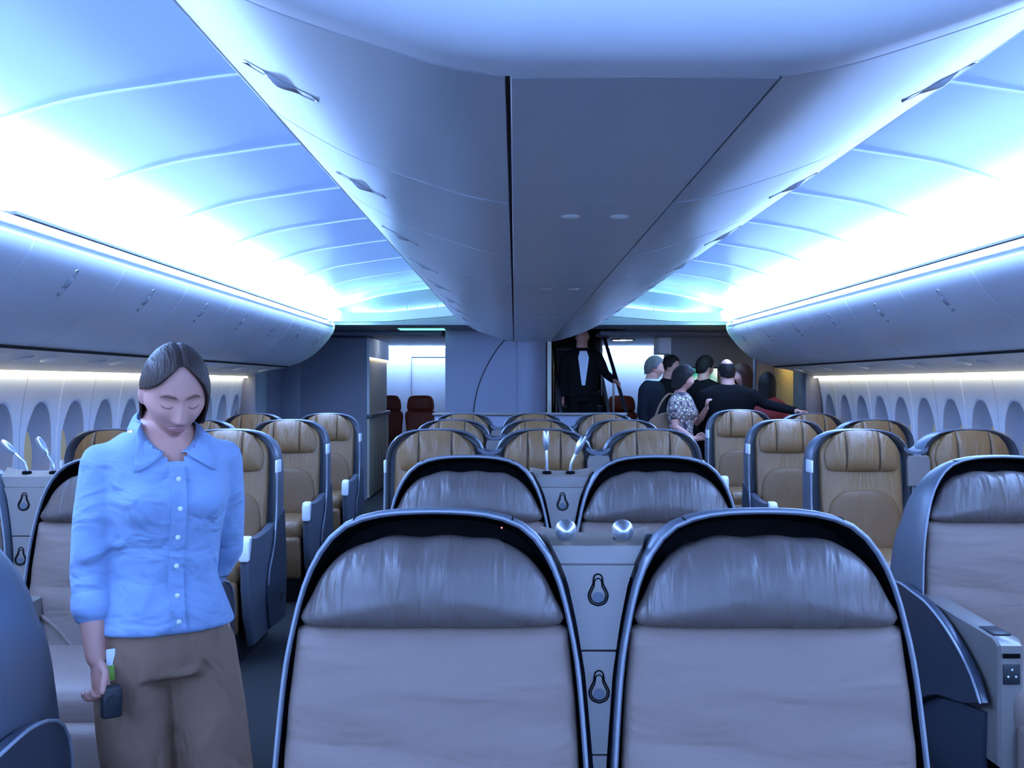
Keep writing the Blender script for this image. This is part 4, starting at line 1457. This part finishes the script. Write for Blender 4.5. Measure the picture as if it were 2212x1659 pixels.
def person(label, loc, S=1.70, heading=0, female=False, head_yaw=0, head_pitch=0, head_off=(0, 0, 0), arms=None, legs=None,
           top='suit_black', bottom='suit_black', sleeve='long', hair=('short', 'hair_dark'), wide=1.0, voxel=.014, hand_vox=None,
           hem=.86, group=None, bust=0, nu=28, nv=24, dress=False, collar=None, shirt_front=False, vneck=False, body_off=.014, hand=None, smooth=5):
    k = S / 1.70
    B = FEM if female else MALE
    r = empty('person', loc, math.radians(heading))
    tag(r, label, 'person', group)
    sh = B['sh'] * wide
    SHL = {s: Vector((s * sh, .0, 1.335 if female else 1.345)) for s in (-1, 1)}
    A = {}
    for s in (-1, 1):
        a = (arms or {}).get(s)
        if a is None:
            a = [(s * (sh + .045), .02, 1.10), (s * (sh + .05), -.05, .87), (0, -.15, -1), (0, -1, 0), .45]
        A[s] = a
    Lg = legs or {-1: [(-.095, -.01, .48), (-.10, .02, .08)], 1: [(.095, -.01, .48), (.10, .02, .08)]}
    # ---- the body: one continuous skin
    b = MB()
    rings = [ell_ring(0, 0, z, a * .93 * wide, c * .92) for z, a, c in B['rings']]
    b.loft(rings)
    hc = Vector((0, -.035, 1.575)) + Vector(head_off)
    HM = Matrix.Translation(hc) @ Matrix.Rotation(math.radians(head_yaw), 4, 'Z') @ Matrix.Rotation(math.radians(head_pitch), 4, 'X')
    nb = HM @ Vector((0, .018, -.06))
    nr = .054 if female else .066
    b.tube([(0, .015, 1.36), (0, .012, 1.43), tuple((Vector((0, .012, 1.43)) + nb) / 2), tuple(nb)], [.075, nr * 1.05, nr, nr], 16)
    add_head(b, HM, nu, nv)
    for s in (-1, 1):
        e, w, hd, tv, cl = A[s]
        a0 = SHL[s]
        b.tube([tuple(a0), tuple((a0 + Vector(e)) / 2), e, tuple((Vector(e) * .6 + Vector(w) * .4)), w],
               [.042, .044, .038, .036, .0245] if female else [.044, .048, .042, .040, .030], 14)
        add_hand(b, w, hd, tv, cl, .92 if female else 1.05)
        kn, an = Lg[s]
        b.tube([(s * .085, 0, .90), tuple((Vector((s * .085, 0, .90)) + Vector(kn)) / 2), kn, tuple((Vector(kn) * .55 + Vector(an) * .45)), an], [.082, .072, .054, .052, .036], 14)
    for p in range(len(b.v)):
        b.v[p] = tuple(c * k for c in b.v[p])
    body = fuse(b, 'body', 'skin', voxel * .75 if hand_vox is None else hand_vox, r, it=2)
    # ---- top
    o = body_off
    t = MB()
    rr = [(z, a * wide + o, c + o) for z, a, c in B['rings'] if z < (1.42 if vneck else 1.46) and z > hem + .02]
    f0 = np.interp(hem, [q[0] for q in B['rings']], [q[1] for q in B['rings']])
    g0 = np.interp(hem, [q[0] for q in B['rings']], [q[2] for q in B['rings']])
    rr = [(hem, f0 * wide + o + .012, g0 + o + .012)] + rr
    rr[-1] = (rr[-1][0], rr[-1][1] * .92, rr[-1][2] * .95)
    t.loft([ell_ring(0, (-.006 if bust and 1.15 < z < 1.3 else 0), z, a, c) for z, a, c in rr])
    t.ell((0, .012, 1.365 if vneck else 1.385), (.085 + o, .070 + o, .045 if vneck else .055))
    if not vneck:
        for s in (-1, 1):
            t.tube([(0, .012, 1.415), (s * sh * .95, .005, SHL[s].z + .012)], [.058, .048], 12)
    if bust:
        for s in (-1, 1):
            t.ell((s * .068, -.085, 1.235), (.062, .058, .066))
    for s in (-1, 1):
        e, w, hd, tv, cl = A[s]
        e, w = Vector(e), Vector(w)
        a0 = SHL[s]
        q = {'long': .96, '3q': .42, 'short': None}[sleeve]
        ao = .016
        t.ell(tuple(a0 + Vector((-s * .02, 0, -.005))), (.056 + o * .5, .056 + o * .4, .048 + o * .4))
        if q is None:
            t.tube([tuple(a0), tuple(a0 * .45 + e * .55)], [.060, .064], 14)
        else:
            we = e * (1 - q) + w * q
            rd = [.052 + o * .3, .056 + o * .3, .052, .047 if sleeve == 'long' else .050, .040 if sleeve == 'long' else .050]
            if female:
                rd = [x * .93 for x in rd]
            t.tube([tuple(a0), tuple((a0 + e) / 2), tuple(e), tuple((e + we) / 2), tuple(we)], rd, 16)
    if dress:
        t.loft([ell_ring(0, 0, z, a, c) for z, a, c in ((.42, .23, .18), (.65, .215, .165), (.86, .20 * wide, .145), (.98, .18 * wide, .13))])
    t.v = [tuple(c * k for c in p) for p in t.v]
    top_o = fuse(t, 'dress' if dress else ('shirt' if 'shirt' in top else 'jacket'), top, voxel, r, it=smooth)
    # ---- trousers
    if not dress:
        t = MB()
        z0 = hem + .06
        t.loft([ell_ring(0, 0, z, a, c) for z, a, c in ((.80, .165 * wide, .115), (.88, .172 * wide, .122), (z0, .168 * wide, .120))])
        for s in (-1, 1):
            kn, an = Lg[s]
            an2 = Vector(an) + Vector((0, 0, .0))
            wl = .012 if female else .0
            t.tube([(s * .088, 0, .86), tuple((Vector((s * .088, 0, .86)) + Vector(kn)) / 2), kn, tuple((Vector(kn) + an2) / 2), tuple(an2)],
                   [.092, .090 + wl * .3, .074 + wl, .070 + wl * 1.5, .072 + wl * 2], 18)
        t.v = [tuple(c * k for c in p) for p in t.v]
        fuse(t, 'trousers', bottom, voxel, r, it=smooth)
    for s in (-1, 1):
        an = Vector(Lg[s][1])
        m = MB()
        m.ell((an.x, an.y - .055, .045), (.046, .135, .048), 14, 10)
        m.v = [(x * k, y * k, max(0.0, z) * k) for x, y, z in m.v]
        m.build('shoe', 'shoe', r)
    # ---- hair
    HK = Matrix.Scale(k, 4) @ HM
    if hair:
        st, hm = hair
        xs, zs = HAIRS[st]
        fn = lambda ph: float(np.interp(ph, xs, zs))
        hs = hair_shell(HK, fn, off={'curly': .020, 'long': .014, 'bald': .003, 'bob': .004}.get(st, .007), part=(st == 'bob'), flare=.06 if st in ('long', 'curly') else .0,
                        nu=120 if st == 'bob' else 56, nv=40 if st == 'bob' else 20)
        if st == 'bald':
            hs.f = [f for f in hs.f if min((HK.inverted() @ Vector(hs.v[i])).z for i in f) < .062]
        ho = hs.build('hair', hm, r, smooth=80)
        sd = ho.modifiers.new('thickness', 'SOLIDIFY')
        sd.thickness = (.006 if st in ('bob', 'bald') else .010) * k
        sd.offset = 1.0
    return r, body, top_o, HM, k, A

def face_bits(r, HM, k, hairm, detail=True):
    V = np.array(head_verts(96, 72))
    V = V[V[:, 1] < -.02]
    HK = Matrix.Scale(k, 4) @ HM
    def on(x, z, lift):
        d = (V[:, 0] - x) ** 2 + (V[:, 2] - z) ** 2
        i = np.argsort(d)[:4]
        w = 1 / (d[i] + 1e-7)
        y = float((V[i, 1] * w).sum() / w.sum())
        return HK @ Vector((x, y - lift, z))
    for s in (-1, 1):
        pts = [on(s * x, z, .0015) for x, z in spline([(.012, .0165), (.024, .0205), (.037, .0205), (.049, .0135)], 10)]
        MB().tube(pts, [.0010, .0020, .0026, .0028, .0028, .0027, .0024, .002, .0014, .0007], 6).build('eyebrow', 'brow', r)
        pts = [on(s * x, z, .0012) for x, z in spline([(.018, -.007), (.025, -.0115), (.033, -.0125), (.041, -.0105), (.046, -.006)], 10)]
        MB().tube(pts, [.0004, .0007, .0010, .0011, .0011, .0011, .0011, .0010, .0008, .0004], 6).build('eyelash', 'brow', r)
    for z, hh, tk in ((-.0665, .0032, .004), (-.0755, .0042, .005)):
        pts = [on(x, z + (-.0015 if z > -.07 and abs(x) < .004 else 0) - .30 * x * x / .02 * (-1 if z < -.07 else 1) * .5, .0002) for x in np.linspace(-.022, .022, 13)]
        rad = [max(.0008, hh * (1 - (x / .024) ** 2)) for x in np.linspace(-.022, .022, 13)]
        MB().tube(pts, rad, 8).build('lips', 'lips', r)

# ---- the woman standing in the left aisle
TH = 33.0
def loc2(dx, dy, z, k=.93):
    c, s = math.cos(math.radians(TH)), math.sin(math.radians(TH))
    return ((dx * c + dy * s) / k, (-dx * s + dy * c) / k, z / k)
W0 = (-.830, 2.52, 0)
wk = 1.58 / 1.70
arms = {-1: [loc2(-.142, -.085, .985), loc2(-.108, -.135, .805), loc2(.035, -.03, -.11), loc2(.6, -.5, .1), 1.0],
        1: [loc2(.100, .165, 1.00), loc2(.00, .195, .86), loc2(-.6, .1, -.2), (0, 0, 1), .6]}
legs = {-1: [loc2(-.045, -.03, .45), loc2(-.04, .02, .075)], 1: [loc2(.125, .035, .45), loc2(.165, .12, .075)]}
w, wbody, wtop, HM, k, A = person('woman in a light blue shirt and khaki trousers looking down in the left aisle', W0, 1.58, TH, True,
    head_yaw=-4, head_pitch=24, head_off=(.006, -.042, -.066), wide=.93, arms=arms, legs=legs, top='shirt_blue', bottom='khaki', sleeve='3q',
    hair=('bob', 'hair_brown'), voxel=.0075, hand_vox=.0042, hem=.912, vneck=True, bust=1, nu=96, nv=72, body_off=.012, smooth=6)
face_bits(w, HM, k, 'hair_brown')
# open neck of the shirt, then the pointed collar
bm = bmesh.new()
bm.from_mesh(wtop.data)
kill = [q for q in bm.verts if q.co.z / k > 1.340 and q.co.y < 0.0 and abs(q.co.x) / k < (q.co.z / k - 1.340) * 1.05 + .010]
bmesh.ops.delete(bm, geom=kill, context='VERTS')
bm.to_mesh(wtop.data)
bm.free()
V = verts_of(wtop)
m = MB()
top_e, low_e = [], []
N = 43
for i, a in enumerate(np.linspace(-math.pi * .90, math.pi * .90, N)):
    fr = .5 - .5 * math.cos(a)      # 0 at the back, 1 at the front
    e = min(i, N - 1 - i) / 6.0     # 0 at the two front ends
    sg = 1 if a > 0 else -1
    x, y = .066 * math.sin(a), .010 + .064 * math.cos(a) - .026 * fr
    zt = 1.466 - .112 * fr ** 1.5
    tip = max(0.0, 1 - abs(e - .62) / .62) if e < 1.3 else 0
    x2 = sg * ((.086 + .006 * fr) * abs(math.sin(a)) ** .8 + .030 * tip)
    y2 = .012 + .086 * math.cos(a) - .020 * fr
    z2 = zt - .036 * min(1, .25 + e) - .040 * tip
    if fr > .4:
        y2 = min(y2, surf_y(V, x2 * k, z2 * k) / k - .006)
        y = min(y, y2 + .035)
    top_e.append((x * k, y * k, zt * k))
    low_e.append((x2 * k, y2 * k, z2 * k))
mid = [tuple((np.array(a) + np.array(b)) / 2 + np.array([0, -.004 if a[1] < 0 else .004, .006])) for a, b in zip(top_e, low_e)]
m.loft([top_e, mid, low_e], closed=False, cap0=False, cap1=False)
co = m.build('collar', 'shirt_blue', w, smooth=60)
sd = co.modifiers.new('thickness', 'SOLIDIFY')
sd.thickness = .003
# button placket, hugging the front of the shirt
zs = np.linspace(1.325, .925, 40) * k
f = [surf_y(V, 0, z) for z in zs]
f = np.convolve(np.pad(f, 3, mode='edge'), np.ones(7) / 7, 'valid')
m = MB()
L = [[(-.017, y + .004, z), (-.016, y - .0035, z), (.016, y - .0035, z), (.017, y + .004, z)] for y, z in zip(f, zs)]
m.loft(L)
pk = m.build('placket', 'shirt_blue', w, smooth=30)
for i in (3, 10, 17, 24, 31, 37):
    m = MB()
    m.ell((0, f[i] - .005, zs[i]), (.0058, .0022, .0058), 12, 8)
    m.build('button', 'button', pk)
# seams down the front of the sleeve cuff and badge at the hip
e, wr = Vector(A[-1][0]) * k, Vector(A[-1][1]) * k
c0 = e * .60 + wr * .40
m = MB().tube([tuple(e * .72 + wr * .28), tuple(e * .60 + wr * .40), tuple(e * .575 + wr * .425)], [.0455, .0465, .0460], 20)
m.build('cuff', 'shirt_blue', w, smooth=50)
bx, by, bz = Vector(loc2(-.072, -.125, .80)) * k
m = MB().box(bx - .017, bx + .017, by - .002, by + .002, bz - .048, bz + .024, .002)
bd = m.build('badge', 'badge_white', w)
MB().box(bx - .0175, bx + .0175, by - .004, by - .0022, bz - .046, bz - .012, .0008).build('green_band', 'badge_green', bd)
# small black camera hanging from her hand
cp = Vector(W0) + Matrix.Rotation(math.radians(TH), 3, 'Z') @ (Vector(loc2(-.058, -.178, .722)) * k)
cb = empty('pocket_camera', tuple(cp), math.radians(35))
tag(cb, 'small black pocket camera held low in the woman\'s hand', 'camera')
MB().box(-.022, .022, -.014, .014, -.036, .034, .007, 3).build('body', 'plastic_dark', cb)
MB().loft([[(.012 * math.cos(t), -.014 - d, .004 + .012 * math.sin(t)) for t in np.linspace(0, 2 * math.pi, 17)[:-1]] for d in (0, .006)]).build('lens_ring', 'plastic_dark', cb)

# ---- the man on the stairs
armsm = {-1: None, 1: [(.27, -.03, 1.14), (.345, -.16, 1.055), (.5, -.6, -.3), (-.3, -.5, .6), .5]}
r, bo, tp, HM2, k2, _ = person('man in a dark suit and pale open shirt coming down the stairs', (.80, 12.66, .385), 1.72, 4, False, arms=armsm, top='suit_black', shirt_front=True)
V = verts_of(tp)
m = MB()
zs = np.linspace(1.40, 1.0, 16) * k2
L = []
for i, z in enumerate(zs):
    hw_ = .062 * (1 - i / 17) + .012 if i > 2 else .040 + .008 * i
    row = []
    for x in np.linspace(-hw_, hw_, 7):
        row.append((x, surf_y(V, x, z) - .006, z))
    L.append(row + [(p[0], p[1] + .012, p[2]) for p in row[::-1]])
m.loft(L).build('shirt_front', 'shirt_white', r, smooth=50)

# ---- the group on the right
def collar_white(tp, r, k):
    m = MB()
    rings = []
    for z, a, b in ((1.415, .086, .082), (1.438, .079, .078), (1.456, .075, .075)):
        rings.append([(x * k, y * k, z * k + .0) for x, y, z in ell_ring(0, .004, z, a, b, 20, 2)])
    m.loft(rings, cap0=False, cap1=False)
    o = m.build('shirt_collar', 'shirt_white', r)
G = 'people gathered in the right aisle'
r, bo, tp, H_, k_, _ = person('grey-haired man in a dark suit with white collar, leftmost of the group', (1.45, 11.25, 0), 1.71, 60, head_yaw=20, hair=('short', 'hair_grey'), top='suit_navy', group=G)
collar_white(tp, r, k_)
r, bo, tp, H_, k_, _ = person('black-haired man in a dark suit behind the grey-haired man', (1.72, 11.9, 0), 1.735, 50, head_yaw=15, top='suit_black', group=G)
armf = {-1: [(-.23, -.02, 1.10), (-.19, -.20, .98), (0.5, -.7, .2), (0, 0, 1), .7], 1: [(.22, -.10, 1.12), (.08, -.24, 1.28), (-.3, -.2, .9), (-1, 0, 0), .7]}
r, bo, tp, H_, k_, _ = person('woman in a brown and white floral dress at the aisle', (1.545, 9.9, 0), 1.58, 62, True, head_yaw=18, arms=armf, top='floral', sleeve='short', dress=True,
    hair=('curly', 'hair_dark'), wide=1.18, bust=1, group=G)
bg = empty('shoulder_bag', (1.36, 9.86, .0))
tag(bg, 'tan shoulder bag with a white tag beside the floral dress', 'bag')
m = MB().prism(spline([(-.13, .98), (-.11, 1.10), (.0, 1.15), (.11, 1.10), (.10, .97), (.0, .94), (-.13, .98)], 24)[:-1], 'y', -.05, .05, .012)
m.mapv(lambda x, y, z: (x + (z - 1.05) * .5, y, z)).build('pouch', 'bag_tan', bg, smooth=40)
MB().tube(spline([(-.07, .0, 1.08), (.0, .0, 1.25), (.09, .0, 1.33), (.12, .0, 1.22), (.12, .0, 1.12)], 14), .010, 8).build('strap', 'bag_tan', bg)
MB().box(.055, .115, -.066, -.061, 1.16, 1.245, .002).build('tag', 'badge_white', bg)
r, bo, tp, H_, k_, _ = person('dark-haired man in a dark suit turned to the lit screen', (2.06, 11.6, 0), 1.725, 140, head_yaw=-25, top='suit_black', group=G)
c0 = math.radians(168)
def wl(dx, dy, z, hd, k):
    c, s = math.cos(math.radians(hd)), math.sin(math.radians(hd))
    return ((dx * c + dy * s) / k, (-dx * s + dy * c) / k, z / k)
k5 = 1.66 / 1.70
armj = {-1: [wl(.36, -.05, 1.22, 185, k5), wl(.54, -.42, 1.165, 185, k5), wl(.30, -.25, -.05, 185, k5), wl(-.2, -.6, .2, 185, k5), .25],
        1: [wl(-.25, .05, 1.08, 185, k5), wl(-.17, .20, .92, 185, k5), (0, -.4, -1), (0, -1, 0), .5]}
r, bo, tp, H_, k_, _ = person('balding man in a bulky black jacket seen from behind, arm on the seat', (2.02, 10.1, 0), 1.66, 185, arms=armj, head_yaw=-6, hair=('bald', 'hair_dark'), top='suit_black', wide=1.28, body_off=.035, group=G)
r, bo, tp, H_, k_, _ = person('woman with long auburn hair facing left in the group', (2.38, 11.05, 0), 1.625, -50, True, head_yaw=-20, hair=('long', 'hair_auburn'), top='suit_black', group=G)
r, bo, tp, H_, k_, _ = person('woman with dark hair seen from behind, rightmost of the group', (2.50, 10.55, 0), 1.525, 165, True, hair=('long', 'hair_dark'), top='red_cloth', group=G)
